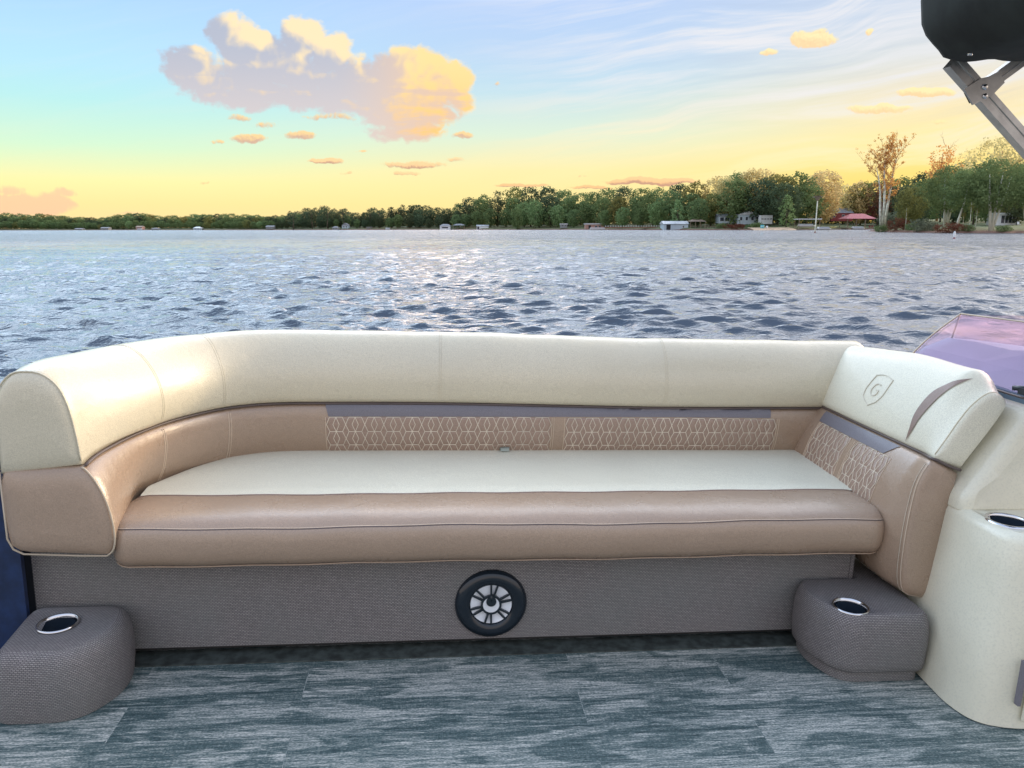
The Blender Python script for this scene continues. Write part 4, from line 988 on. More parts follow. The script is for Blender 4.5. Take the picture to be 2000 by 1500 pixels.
def proto(key, cl, n, size, seed, mname, tr, bark='bark'):
    V_, tn = leaves(cl, n, size, seed); PROTO[key] = (leaf_mesh('crown', V_, tn, mname), wood_mesh('trunk', tr, bark))
for i in range(4):
    for nm, mt in (('g', 'leaf_green'), ('d', 'leaf_dark'), ('l', 'leaf_light'), ('o', 'leaf_olive'), ('y', 'leaf_gold_lit')):
        if nm in 'loy' and i > 1: continue
        rx = (.30, .26, .34, .29)[i]; proto(f'oak_{nm}{i}', crown_clumps(30 + i, rx * 1.12, .04, .97, 62, .092), 52, .0185, 70 + i, mt, limbs(i, rx, .25, .8))
for i in range(3): proto(f'pine{i}', crown_clumps(50 + i, .17, .36, .97, 34, .066, 'pine'), 60, .016, 90 + i, 'leaf_dark', limbs(40 + i, .15, .45, .95, 7, .014))
proto('poplar', crown_clumps(61, .20, .03, .98, 50, .078, 'poplar'), 60, .0175, 95, 'leaf_light', limbs(61, .12, .2, .8))
NT_ = 0
def tree(key, px, d_, base, H, label, group, sx=1.0, rz=None, name='tree'):
    q = at(px, 443, d_); t = root(name, (q.x, q.y, base), label, 'tree', group)
    t.scale = (H * sx, H * sx, H); t.rotation_euler.z = random.random() * 6.28 if rz is None else rz
    c, w_ = PROTO[key]
    for nm, me in (('crown', c), ('trunk', w_)):
        o = bpy.data.objects.new(nm, me); COL.objects.link(o); o.parent = t
    return t
TOP = [(-700, 415), (-300, 412), (0, 417), (50, 420), (100, 420), (150, 425), (190, 428), (230, 421), (280, 417), (330, 424), (380, 421), (430, 420), (480, 420), (540, 422), (570, 412), (610, 407), (630, 404), (680, 404), (700, 418), (720, 408), (760, 403), (800, 400),
       (830, 398), (860, 408), (900, 398), (930, 386), (960, 375), (1000, 368), (1050, 368), (1100, 372), (1150, 378), (1190, 370), (1250, 369), (1300, 363), (1350, 358), (1390, 350), (1420, 340), (1460, 330), (1490, 334), (1510, 345), (1540, 338), (1560, 338), (1600, 332),
       (1630, 344), (1650, 362), (1680, 352), (1700, 348), (1760, 342), (1800, 335), (1850, 335), (1880, 312), (1930, 300), (2000, 305), (2700, 300)]
def top_py(px): return float(np.interp(px, [s[0] for s in TOP], [s[1] for s in TOP])) - (5 if 905 < px < 1640 else 1.5)
REG = [(-9999, 545, 'far left shore', 'the far left shore'), (545, 905, 'dark middle wood', 'the dark middle wood'), (905, 1290, 'hill behind the long red dock', 'the hill behind the long red dock'), (1290, 1650, 'right shore by the houses', 'the right shore by the houses'), (1650, 99999, 'right end of the lake', 'the right end of the lake')]
ROWN = {0: ('tall skyline tree of ', 'back row trees of '), 1: ('tree in the middle row of ', 'middle row trees of '), 2: ('low waterside tree of ', 'front row trees of ')}
def wood_tree(px, row, key, d_, topy, sx=1.0):
    off = d_ - shore_d(px); base = hterr(px, off) - .2; H = (at(px, topy, d_).z - base)
    rg = [r for r in REG if r[0] <= px < r[1]][0]
    return tree(key, px, d_, base, H, ROWN[row][0] + rg[3], ROWN[row][1] + rg[3], sx)
px = -90.0
while px < 2090:
    H_px = 448 - top_py(px); w_ = H_px * (.40 if px > 900 else .46)
    if 700 <= px < 880 or 560 < px < 690: key = random.choice(['pine0', 'pine1', 'pine2', 'oak_d0', 'oak_d1', 'oak_d2'])
    elif px < 540: key = random.choice(['oak_g0', 'oak_g1', 'oak_o0', 'oak_g2', 'oak_d1', 'oak_g3'])
    elif px < 1390: key = random.choice(['oak_d0', 'oak_g1', 'oak_g2', 'oak_d3', 'oak_g3', 'oak_g0', 'pine0', 'oak_o1'])
    elif px < 1650: key = random.choice(['oak_y0', 'oak_o0', 'oak_y1', 'oak_g1', 'oak_o1'])
    else: key = random.choice(['oak_g0', 'oak_o1', 'oak_g2', 'oak_d0'])
    wood_tree(px, 0, key, shore_d(px) + random.uniform(40, 52), top_py(px) + random.uniform(-3, 3 if px > 540 else 1.5), random.uniform(.95, 1.25) if px > 540 else 1.5)
    px += w_ * random.uniform(.8, 1.1)
px = -80.0
while px < 2090:
    H_px = 448 - top_py(px); w_ = H_px * .42
    key = random.choice(['oak_g0', 'oak_g1', 'oak_g2', 'oak_d3', 'oak_d0', 'oak_g3', 'oak_o1'] if not 560 < px < 880 else ['oak_d0', 'oak_d1', 'oak_d2', 'oak_d3', 'oak_g0'])
    if not (1608 < px < 1716): wood_tree(px, 1, key, shore_d(px) + random.uniform(26, 36), 448 - H_px * random.uniform(.72, .92), 1.2 if px > 540 else 1.6)
    px += w_ * random.uniform(.8, 1.1)
px = -70.0
CLEAR = [(858, 880), (1396, 1512), (1545, 1720), (1140, 1182)]
while px < 2090:
    H_px = 448 - top_py(px); w_ = H_px * .40
    key = random.choice(['oak_g0', 'oak_g3', 'oak_l1', 'oak_o0', 'oak_g2'] if px < 540 else (['oak_d2', 'oak_d0', 'oak_g1'] if px < 880 else ['oak_g0', 'oak_l0', 'oak_g2', 'oak_g3', 'oak_l1', 'poplar', 'oak_g1']))
    if not any(a < px < b_ for a, b_ in CLEAR): wood_tree(px, 2, key, shore_d(px) + random.uniform(14, 20), 448 - H_px * random.uniform(.45, .68), 1.15 if px > 540 else 1.6)
    px += w_ * random.uniform(.85, 1.2)
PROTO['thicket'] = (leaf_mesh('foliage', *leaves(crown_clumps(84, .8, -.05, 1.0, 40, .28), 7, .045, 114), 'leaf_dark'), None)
px = 550.0
while px < 2080:
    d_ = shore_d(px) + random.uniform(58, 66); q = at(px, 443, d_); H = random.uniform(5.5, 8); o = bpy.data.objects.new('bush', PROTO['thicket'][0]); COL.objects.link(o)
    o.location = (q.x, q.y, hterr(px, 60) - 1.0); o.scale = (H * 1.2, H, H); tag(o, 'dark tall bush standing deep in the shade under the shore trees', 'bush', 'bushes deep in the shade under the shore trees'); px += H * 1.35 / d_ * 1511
# a few that stand out
def single(key, px, d_, topy, label, sx=1.0, base=None, name='tree', group=None):
    base = hterr(px, max(0, d_ - shore_d(px))) - .2 if base is None else base
    return tree(key, px, d_, base, at(px, topy, d_).z - base, label, group, sx, name=name)
single('poplar', 1074, 505, 400, 'slender pale green poplar at the water edge, middle of the wooded hill', 1.1, name='poplar_tree')
single('oak_l0', 1046, 510, 388, 'tall pale green tree left of the slender poplar on the hill', .95)
single('oak_l1', 1010, 515, 402, 'small pale green tree between the white boathouse and the tall pale tree', .9)
single('oak_y0', 1417, 405, 340, 'golden topped tree rising over the blue grey house, smaller of two', .9); single('oak_y1', 1462, 405, 326, 'tallest golden topped tree rising over the blue grey house', 1.0)
single('oak_o0', 1508, 405, 336, 'round olive crown just right of the golden tree behind the trailer', .7); single('oak_y0', 1600, 405, 329, 'broad golden crown rising behind the bird nest pole', 1.2)
for px_, ty in ((573, 412), (610, 408), (640, 404), (672, 405), (724, 408), (742, 409), (765, 402), (780, 404), (803, 399), (818, 398)):
    single(random.choice(['pine0', 'pine1', 'pine2']), px_, 600, ty, 'dark pine with tufted crown standing above the dark middle wood', 1.9, name='pine_tree', group='pines standing above the dark middle wood')
# trees of the headland
proto('aspen', crown_clumps(71, .42, .28, .98, 80, .095), 90, .0130, 101, 'leaf_green', [([(0, 0, -.03), (-.03, 0, .25), (-.07, 0, .55), (-.1, .0, .8)], [.020, .017, .012, .004]), ([(.01, 0, -.03), (.03, 0, .25), (.05, 0, .5), (.08, 0, .8)], [.018, .015, .011, .004]), ([(.02, .01, -.03), (.09, 0, .28), (.14, 0, .5), (.2, 0, .75)], [.015, .012, .009, .003])], 'bark_pale')
proto('lean', crown_clumps(72, .38, .33, .98, 64, .095), 90, .0130, 102, 'leaf_green', [([(-.10, 0, -.03), (-.06, 0, .2), (0, 0, .45), (.04, 0, .8)], [.020, .017, .013, .004])], 'bark_pale')
proto('olive_small', crown_clumps(73, .36, .12, .98, 54, .11), 80, .0160, 103, 'leaf_olive', [([(-.05, 0, -.03), (-.07, 0, .2), (-.10, 0, .5)], [.014, .012, .006])], 'bark_pale')
proto('rust', crown_clumps(74, .34, .16, .98, 40, .09), 50, .0140, 104, 'leaf_rust', limbs(74, .3, .3, .9), 'bark')
proto('gold_far', crown_clumps(75, .44, .30, .98, 70, .085), 66, .0125, 105, 'leaf_gold_lit', limbs(75, .36, .3, .9, 9), 'bark_warm')
proto('orange_far', crown_clumps(76, .22, .35, .98, 34, .055), 70, .0115, 106, 'leaf_orange', limbs(76, .2, .3, .95, 8), 'bark_warm')
def hsingle(key, px, off, topy, label, sx=1.0, rz=0.0, name='tree', group=None):
    d_ = head_d(px) + off; base = head_z(px, off) - .15
    return tree(key, px, d_, base, at(px, topy, d_).z - base, label, group, sx, rz, name)
single('rust', 1712, 418, 352, 'rust brown tree between the red house and the tall bare tree', .95)
single('oak_y1', 1672, 425, 350, 'golden crown behind the red house roof', .9)
hsingle('gold_far', 1940, 115, 263, 'huge golden crowned tree above the headland, cut by the canopy strut', 1.05, 1.0); hsingle('gold_far', 2015, 120, 282, 'golden tree at the right edge beyond the strut', .95, 2.4)
hsingle('orange_far', 1828, 100, 275, 'orange leaved narrow tree standing between the bare tree and the big golden tree', 1.0, .5)
hsingle('olive_small', 1775, 14, 362, 'small olive leaved tree on the headland right of the tall bare tree', .95, 0)
hsingle('aspen', 1845, 20, 322, 'green tree on twin pale trunks in the middle of the headland', 1.0, .3); hsingle('lean', 1878, 12, 330, 'green tree with one pale leaning trunk on the headland', 1.0, 0)
hsingle('aspen', 1935, 10, 308, 'large green tree on three thick pale trunks left of the white shelter', 1.05, 0); hsingle('lean', 1990, 22, 318, 'green tree just right of the white shelter', 1.0, 2.6)
hsingle('aspen', 2030, 15, 312, 'green tree at the right edge of the headland', 1.0, 1.2)
for px_, off, ty, k in ((1800, 95, 345, 'oak_g0'), (1770, 60, 358, 'oak_d0'), (1835, 85, 335, 'oak_g2'), (1880, 80, 325, 'oak_g1'), (1925, 75, 322, 'oak_g3'), (1970, 70, 318, 'oak_o1'), (2010, 75, 318, 'oak_g0'), (1790, 45, 370, 'oak_d2'), (1860, 50, 352, 'oak_d1'), (1900, 52, 345, 'oak_g2'), (1985, 50, 350, 'oak_d0')):
    hsingle(k, px_, off, ty, 'green tree in the thicket behind the pale trunks of the headland', 1.1, random.random() * 6, group='trees in the thicket of the headland')
# trunks showing between them
plain('bark_grey', (.30, .29, .24), .9, 0, .3, 2)
PROTO['sapling'] = (leaf_mesh('crown', *leaves(crown_clumps(79, .10, .55, .98, 14, .05), 70, .012, 109), 'leaf_olive'), wood_mesh('trunk', [([(0, 0, -.03), (.01, 0, .4), (-.01, 0, .95)], [.012, .010, .003])], 'bark_pale'))
for px_, off, ty in ((1893, 6, 392), (1905, 9, 398), (1880, 12, 412), (1768, 5, 405)):
    hsingle('sapling', px_, off, ty, 'thin pale sapling between the big trunks of the headland', 1, 0, group='saplings between the big trunks')
# the tall bare tree: three pale trunks, upswept twigs with a few orange leaves
def bare_tree():
    d_ = 229; base = head_z(1722, 3) - .1; q = at(1722, 443, d_)
    t = root('bare_tree', (q.x, q.y, base), 'tall nearly bare tree with three pale trunks and orange leaves at the headland tip', 'tree')
    r_ = random.Random(5); mbp = MB(); mbt = MB(); cl = []
    def W(px, py, dy=0): return at(px, py, d_ + dy)
    trunks = [[(1720, 444), (1719, 410), (1719, 372), (1716, 348), (1712, 328)], [(1724, 444), (1727, 400), (1728, 360), (1727, 335), (1729, 315), (1728, 300)], [(1727, 444), (1733, 405), (1739, 370), (1743, 345), (1746, 328), (1750, 312), (1755, 302)]]
    for k, tr in enumerate(trunks):
        pts = [W(*p, dy=k * 1.2) for p in tr]; n = len(pts); mbp.tube(pts, [.42 - .34 * i / (n - 1) for i in range(n)], 8)
        def twig(p, dr_, L, r, depth):
            pts2 = [p]; dd = Vector(dr_)
            for i in range(4):
                dd = (dd + Vector((r_.uniform(-.18, .18), r_.uniform(-.2, .2), r_.uniform(.0, .22)))).normalized(); pts2.append(pts2[-1] + dd * (L / 4))
            mbt.tube(pts2, [r * (1 - .2 * i) for i in range(5)], 4, caps=False)
            if depth < 2:
                for i in (1, 2, 3, 4):
                    sg = r_.choice((-1, 1)); twig(pts2[i], (dd + Vector((sg * r_.uniform(.4, .9), r_.uniform(-.6, .6), r_.uniform(-.1, .3)))).normalized(), L * r_.uniform(.38, .55), r * .5, depth + 1)
            if r_.random() < .5 and depth >= 1: cl.append((tuple(pts2[-1] - Vector((q.x, q.y, base))), (r_.uniform(.35, .75),) * 2 + (r_.uniform(.3, .55),)))
        for i in range(2, n):
            for j in range(3):
                p = pts[i - 1].lerp(pts[i], r_.random()); a = r_.choice((-1, 1)); twig(p, Vector((a * r_.uniform(.25, .95), r_.uniform(-.5, .5), r_.uniform(.45, 1.0))).normalized(), r_.uniform(3.2, 6.0) * (1 if i > 2 else .8), .10, 0)
    mbp.build('trunk', MAT['bark_pale'], t); mbt.build('branches', MAT['bark_warm'], t)
    V_, tn = leaves([(c, r) for c, r in cl], .62, .17, 31); me = leaf_mesh('crown', V_, tn, 'leaf_orange'); o = bpy.data.objects.new('crown', me); COL.objects.link(o); o.parent = t
bare_tree()
def bare_small(px, py0, py1, d_, label):
    q = at(px, py0, d_); t = root('bare_tree', tuple(q), label, 'tree'); r_ = random.Random(px); mb = MB(); H = (at(px, py1, d_) - q).z
    def tw(p, dd, L, r, dep):
        pts = [p]; dd = Vector(dd)
        for i in range(4): dd = (dd + Vector((r_.uniform(-.2, .2), r_.uniform(-.2, .2), .1))).normalized(); pts.append(pts[-1] + dd * L / 4)
        mb.tube(pts, [r * (1 - .2 * i) for i in range(5)], 5)
        if dep < 2:
            for i in (1, 2, 3, 4): tw(pts[i], (dd + Vector((r_.choice((-1, 1)) * .6, r_.uniform(-.5, .5), .1))).normalized(), L * .42, r * .5, dep + 1)
    tw(q, (.05, 0, 1), H, .16, 0); mb.build('trunk', MAT['bark_warm'], t)
bare_small(1852, 345, 285, 300, 'leafless orange brown tree right of the narrow orange tree')
# bushes
PROTO['bush_grey'] = (leaf_mesh('foliage', *leaves(crown_clumps(81, .8, .0, 1.0, 30, .28), 6, .05, 111), 'leaf_grey'), None)
PROTO['bush_green'] = (leaf_mesh('foliage', *leaves(crown_clumps(82, .8, .0, 1.0, 30, .28), 6, .05, 112), 'leaf_green'), None)
PROTO['bush_rust'] = (leaf_mesh('foliage', *leaves(crown_clumps(83, 1.1, .0, .9, 36, .26), 6, .05, 113), 'leaf_rust'), None)
def bush(key, px, d_, base, topy, label, sx=1.0, group=None):
    q = at(px, 443, d_); H = at(px, topy, d_).z - base; o = bpy.data.objects.new('bush', PROTO[key][0]); COL.objects.link(o); o.location = (q.x, q.y, base); o.scale = (H * sx, H * sx, H); tag(o, label, 'bush', group)
for key, px_, off, ty, sx, lb in (('bush_rust', 1858, 2, 434, 1.5, 'low rusty brown brush pile at the water edge under the leaning trunk'), ('bush_grey', 1800, 3, 428, 1.1, 'silver grey bush at the water edge, middle of the headland'), ('bush_grey', 1818, 4, 434, 1.0, 'smaller silver grey bush beside the rusty brush pile'),
                                  ('bush_rust', 1755, 4, 424, .8, 'dark brown bush under the small olive tree'), ('bush_green', 1722, 1, 440, 1.3, 'low green shrub round the foot of the tall bare tree'), ('bush_green', 1778, 3, 436, 1.0, 'low green shrub right of the dark brown bush'), ('bush_green', 1890, 3, 440, 1.4, 'low green shrub under the thin saplings'),
                                  ('bush_green', 1960, 3, 441, 1.6, 'low green shrub in front of the white shelter'), ('bush_grey', 1742, 30, 415, 1.0, 'grey green bush behind the tall bare tree trunks')):
    bush(key, px_, head_d(px_) + off, head_z(px_, off) - .2, ty, lb, sx)
for px_ in (1408, 1425, 1442, 1465, 1478): bush(random.choice(['bush_rust', 'bush_green']), px_, shore_d(px_) + 5, hterr(px_, 5) - .2, 436 + random.uniform(-2, 2), 'low garden bush on the bank below the blue grey house', 1.4, 'garden bushes below the blue grey house')

# ------------------------------------------------------------------ buildings and docks
plain('white_paint', (.72, .74, .76), .6, 0, .06, 1); plain('dull_white', (.22, .23, .23), .7, 0, .1, 1); plain('pale_blue', (.42, .50, .56), .6, 0, .08, 1); plain('grey_roof', (.22, .23, .25), .8, 0, .15, 1); plain('metal_roof', (.50, .52, .55), .4, .2, .1, 1)
plain('brown_roof', (.30, .23, .18), .85, 0, .15, 1); plain('red_wood', (.24, .045, .045), .75, 0, .2, 1); plain('red_roof', (.42, .12, .13), .6, 0, .1, 1); plain('dark_glass', (.03, .04, .06), .15); plain('timber', (.30, .24, .17), .85, 0, .25, 2)
plain('timber_red', (.26, .11, .08), .85, 0, .3, 2); plain('teal', (.08, .42, .48), .5); plain('boat_blue', (.10, .20, .33), .4); plain('yellow', (.6, .5, .15), .5); plain('dark_shade', (.02, .02, .025), .8); plain('brick_pink', (.42, .24, .20), .8, 0, .1, 1)
def Zp(px, py, d_): return at(px, py, d_).z
def building(name, label, cat, px0, px1, py_base, py_eave, py_top, d_, depth, wall='white_paint', roof='grey_roof', kind='gable', base=None, wins=(), doors=(), posts=False, over=.35, chim=False, wincol='dark_glass', rail=False):
    x0, x1 = at(px0, 443, d_).x, at(px1, 443, d_).x; pm = (px0 + px1) / 2
    zb = Zp(pm, py_base, d_) if base is None else base; ze = Zp(pm, py_eave, d_); zt = Zp(pm, py_top, d_)
    t = root(name, ((x0 + x1) / 2, d_ + depth / 2, zb), label, cat); y0, y1 = d_, d_ + depth
    if posts:
        for x in np.linspace(x0 + .15, x1 - .15, posts):
            for y in (y0 + .15, y1 - .15): mb = MB(); mb.box(x - .1, x + .1, y - .1, y + .1, zb - .6, ze); mb.build('post', MAT[wall], t)
        mb = MB(); mb.box(x0 - .2, x1 + .2, y0 - .3, y1 + .2, zb - .12, zb + .12); mb.build('floor', MAT['timber'], t)
        if rail:
            mb = MB(); mb.box(x0, x1, y0 + .1, y0 + .16, zb + .95, zb + 1.05); mb.build('railing', MAT['timber'], t)
    else:
        mb = MB(); mb.box(x0, x1, y0, y1, zb - .5, ze); wl = mb.build('wall', MAT[wall], t)
        for (a, c, e, f) in wins:     # fractions of the facade
            wx0, wx1 = x0 + (x1 - x0) * a, x0 + (x1 - x0) * c; wz0, wz1 = zb + (ze - zb) * e, zb + (ze - zb) * f
            mb = MB(); mb.box(wx0 - .08, wx1 + .08, y0 - .05, y0 - .003, wz0 - .08, wz1 + .08); w_ = mb.build('window', MAT['white_paint'], t)
            mb = MB(); mb.box(wx0, wx1, y0 - .07, y0 - .052, wz0, wz1); mb.build('pane', MAT[wincol], w_)
        for (a, c, f) in doors:
            wx0, wx1 = x0 + (x1 - x0) * a, x0 + (x1 - x0) * c; mb = MB(); mb.box(wx0, wx1, y0 - .06, y0 - .003, zb, zb + (ze - zb) * f); mb.build('door', MAT['dark_shade'], t)
    mb = MB(); a, b_, c, e = x0 - over, x1 + over, y0 - over, y1 + over; ym, xm = (c + e) / 2, (a + b_) / 2
    if kind == 'gable':     # ridge along x
        mb.add([(a, c, ze), (b_, c, ze), (b_, e, ze), (a, e, ze), (a, ym, zt), (b_, ym, zt)], [(0, 1, 5, 4), (3, 4, 5, 2), (0, 4, 3), (1, 2, 5), (0, 3, 2, 1)])
    elif kind == 'front':   # gable end to the water
        mb.add([(a, c, ze), (b_, c, ze), (b_, e, ze), (a, e, ze), (xm, c, zt), (xm, e, zt)], [(0, 4, 5, 3), (1, 2, 5, 4), (0, 1, 4), (3, 5, 2), (0, 3, 2, 1)])
    elif kind == 'hip':
        k = (b_ - a) * .28; mb.add([(a, c, ze), (b_, c, ze), (b_, e, ze), (a, e, ze), (a + k, ym, zt), (b_ - k, ym, zt)], [(0, 1, 5, 4), (3, 4, 5, 2), (0, 4, 3), (1, 2, 5), (0, 3, 2, 1)])
    else: mb.box(a, b_, c, e, ze, zt)
    rf = mb.build('roof', MAT[roof], t)
    if chim: mb = MB(); mb.box(xm - .4, xm + .4, ym - .4, ym + .4, zt - .8, zt + .9); mb.build('chimney', MAT['brick_pink'], rf)
    return t
WIN2 = ((.12, .3, .35, .75), (.62, .86, .35, .75))
building('boathouse', 'small white boathouse standing in the water below the middle of the wooded hill', 'boathouse', 931, 954, 449, 441.5, 439, 538, 8, 'white_paint', 'metal_roof', 'gable', .15, doors=((.05, .2, .8),))
building('boathouse', 'grey roofed boathouse with white sides left of the open hipped shelter', 'boathouse', 859, 879, 448, 441, 437.5, 548, 8, 'white_paint', 'grey_roof', 'hip', .3, wins=((.2, .8, .3, .7),))
building('dock_shelter', 'open grey hipped shelter on the water left of the small white boathouse', 'shelter', 885, 907, 448, 440, 437, 548, 8, 'timber', 'grey_roof', 'hip', .5, posts=4)
building('lake_house', 'pinkish flat roofed lake building at the left end of the long red dock', 'house', 1144, 1180, 447, 438.5, 436, 462, 9, 'brick_pink', 'metal_roof', 'flat', .6, wins=((.5, .62, .3, .7), (.7, .82, .3, .7)), doors=((.15, .28, .8),))
building('boathouse', 'large pale grey boathouse with dark open bay and metal roof', 'boathouse', 1297, 1344, 449, 437.2, 431.5, 389, 10, 'pale_blue', 'metal_roof', 'gable', .15, wins=((.78, .83, .35, .65),), doors=((.10, .27, .88),), over=.5)
building('gazebo', 'open timber gazebo with brown hipped roof right of the large grey boathouse', 'gazebo', 1348, 1378, 446.5, 432.6, 427.5, 389, 8, 'timber', 'brown_roof', 'hip', .9, posts=4, rail=True)
building('lake_house', 'blue grey house with white trim and gabled roof among the trees', 'house', 1440, 1484, 436, 419.5, 412.5, 388, 9, 'pale_blue', 'metal_roof', 'front', None, wins=((.1, .2, .35, .75), (.35, .45, .35, .75), (.6, .7, .35, .75), (.82, .92, .35, .75)))
building('lake_house', 'low dark windowed wing left of the blue grey house', 'house', 1403, 1436, 434, 423, 417, 392, 8, 'pale_blue', 'grey_roof', 'gable', None, wins=((.08, .3, .2, .85), (.38, .62, .2, .85), (.7, .92, .2, .85)))
building('trailer', 'white boxy trailer with a row of small windows right of the blue grey house', 'trailer', 1485, 1508, 435.5, 421.5, 420.3, 380, 4, 'white_paint', 'white_paint', 'flat', None, wins=((.06, .24, .5, .62), (.29, .47, .5, .62), (.53, .71, .5, .62), (.76, .94, .5, .62)), over=.05)
building('barn', 'dark red two storey barn with a grey roof behind the red roofed shelter', 'house', 1664, 1706, 428, 404, 398, 425, 10, 'red_wood', 'brown_roof', 'hip', None, wins=((.1, .2, .55, .8), (.4, .5, .55, .8)))
building('barn', 'dark red long single storey wing left of the two storey barn', 'house', 1622, 1664, 430, 416, 406.5, 420, 9, 'red_wood', 'grey_roof', 'gable', None, wins=((.1, .18, .4, .75), (.5, .62, .35, .75), (.8, .88, .4, .75)))
building('boat_shelter', 'red hip roofed boat shelter on posts in the bay', 'shelter', 1654, 1707, 446.5, 427, 417, 372, 9, 'timber', 'red_roof', 'hip', .6, posts=4, over=.7)
building('white_shelter', 'small white flat roofed pavilion with dark screens near the right edge', 'shelter', 1945, 1984, 437, 419, 415.5, 232, 5, 'white_paint', 'white_paint', 'flat', None, wins=((.22, .38, .08, .88), (.42, .56, .08, .88), (.60, .74, .08, .88), (.78, .92, .08, .88)))
for i, (a, c, pb, pe, pt, dd, w_, rf, kd, lb) in enumerate([
    (196, 211, 448, 445.5, 443.6, 712, 'dull_white', 'grey_roof', 'gable', 'tiny white cabin, left one of a pair on the far left shore'), (145, 159, 448.5, 447, 445.5, 725, 'dull_white', 'grey_roof', 'gable', 'tiny low white dock house beside a tree gap on the far left shore'),
    (265, 277, 447, 443.5, 441, 700, 'brick_pink', 'brown_roof', 'gable', 'tiny brown roofed house behind a white boat on the far left shore'), (295, 307, 448.5, 446.6, 444.8, 692, 'dull_white', 'grey_roof', 'hip', 'tiny white boathouse right of the brown roofed house'),
    (377, 391, 448.5, 445.6, 442.8, 660, 'pale_blue', 'metal_roof', 'hip', 'tiny pale blue boathouse alone on the far left shore'), (430, 446, 443, 436.5, 432, 700, 'brick_pink', 'brown_roof', 'gable', 'brown house up among the trees of the far left shore'),
    (519, 534, 446, 442.8, 440.5, 612, 'dull_white', 'grey_roof', 'gable', 'small white house where the far left shore meets the dark wood'), (649, 659, 448, 444.5, 442, 584, 'dull_white', 'grey_roof', 'hip', 'tiny grey roofed boathouse under the dark middle wood'),
    (668, 680, 446, 440, 435.5, 595, 'pale_blue', 'grey_roof', 'front', 'small pale blue gabled house under the dark middle wood'), (1095, 1108, 444, 438.5, 436.5, 480, 'dull_white', 'metal_roof', 'flat', 'tiny white cabin between the slender poplar and the pinkish building'),
    (716, 724, 447.5, 444.5, 443.2, 584, 'dull_white', 'dull_white', 'flat', 'tiny white shed on the shore under the dark middle wood')]):
    building('cabin', lb, 'house', a, c, pb, pe, pt, dd, 6, w_, rf, kd, None, wins=((.2, .4, .3, .75), (.6, .8, .3, .75)), over=.3)
# docks
def dock(label, px0, px1, d_, z, w_=2.2, mname='timber', posts=8, rail=False, yaw=0, knob=None):
    x0, x1 = at(px0, 443, d_).x, at(px1, 443, d_).x; t = root('dock', ((x0 + x1) / 2, d_, 0), label, 'dock')
    mb = MB(); mb.box(x0, x1, d_, d_ + w_, z - .35, z); mb.build('planking', MAT[mname], t)
    for x in np.linspace(x0 + .2, x1 - .2, posts):
        mb = MB(); mb.tube([(x, d_ - .12, -.7), (x, d_ - .12, z + (.9 if rail else .25))], .11, 6); mb.build('piling', MAT[mname], t)
        if knob: mb = MB(); mb.box(x - .28, x + .28, d_ - .35, d_ + .1, z + .35, z + .72); mb.build('piling_cap', MAT['white_paint'], t)
    if rail: mb = MB(); mb.box(x0, x1, d_ - .05, d_ + .03, z + .8, z + .9); mb.build('railing', MAT[mname], t)
dock('long red dock on pilings with white caps running left of the large grey boathouse', 1182, 1288, 410, 1.5, 2.5, 'timber_red', 22, False, knob=True)
dock('timber walkway with railing right of the brown gazebo', 1376, 1446, 386, .8, 2, 'timber', 14, True); dock('low timber dock in front of the boat lift', 1552, 1642, 352, .45, 2, 'timber', 10)
dock('grey dock with railing behind the tall bare tree', 1735, 1762, 268, 1.0, 2, 'timber', 7, True); dock('low dark dock linking the hipped shelter to the white boathouse', 905, 932, 548, .6, 2, 'timber_red', 5, True)
dock('low dock with railing right of the small white boathouse', 956, 1000, 536, .6, 2, 'timber', 8, True); dock('long low dock under the dark middle wood', 700, 860, 575, .55, 2, 'timber_red', 24, True)
dock('thin low dock on the far left shore', 400, 440, 640, .5, 2, 'timber', 6)
mb = MB(); x0, x1 = at(1472, 443, 346).x, at(1556, 443, 346).x
rows = [[(x, 343 + 2 * sin(x), -.2), (x, 346, .25), (x, 350, .7), (x, 356, 1.15)] for x in np.linspace(x0, x1, 20)]; mb.grid(rows); sb = mb.build('beach', MAT['sand']); sb['kind'] = 'structure'
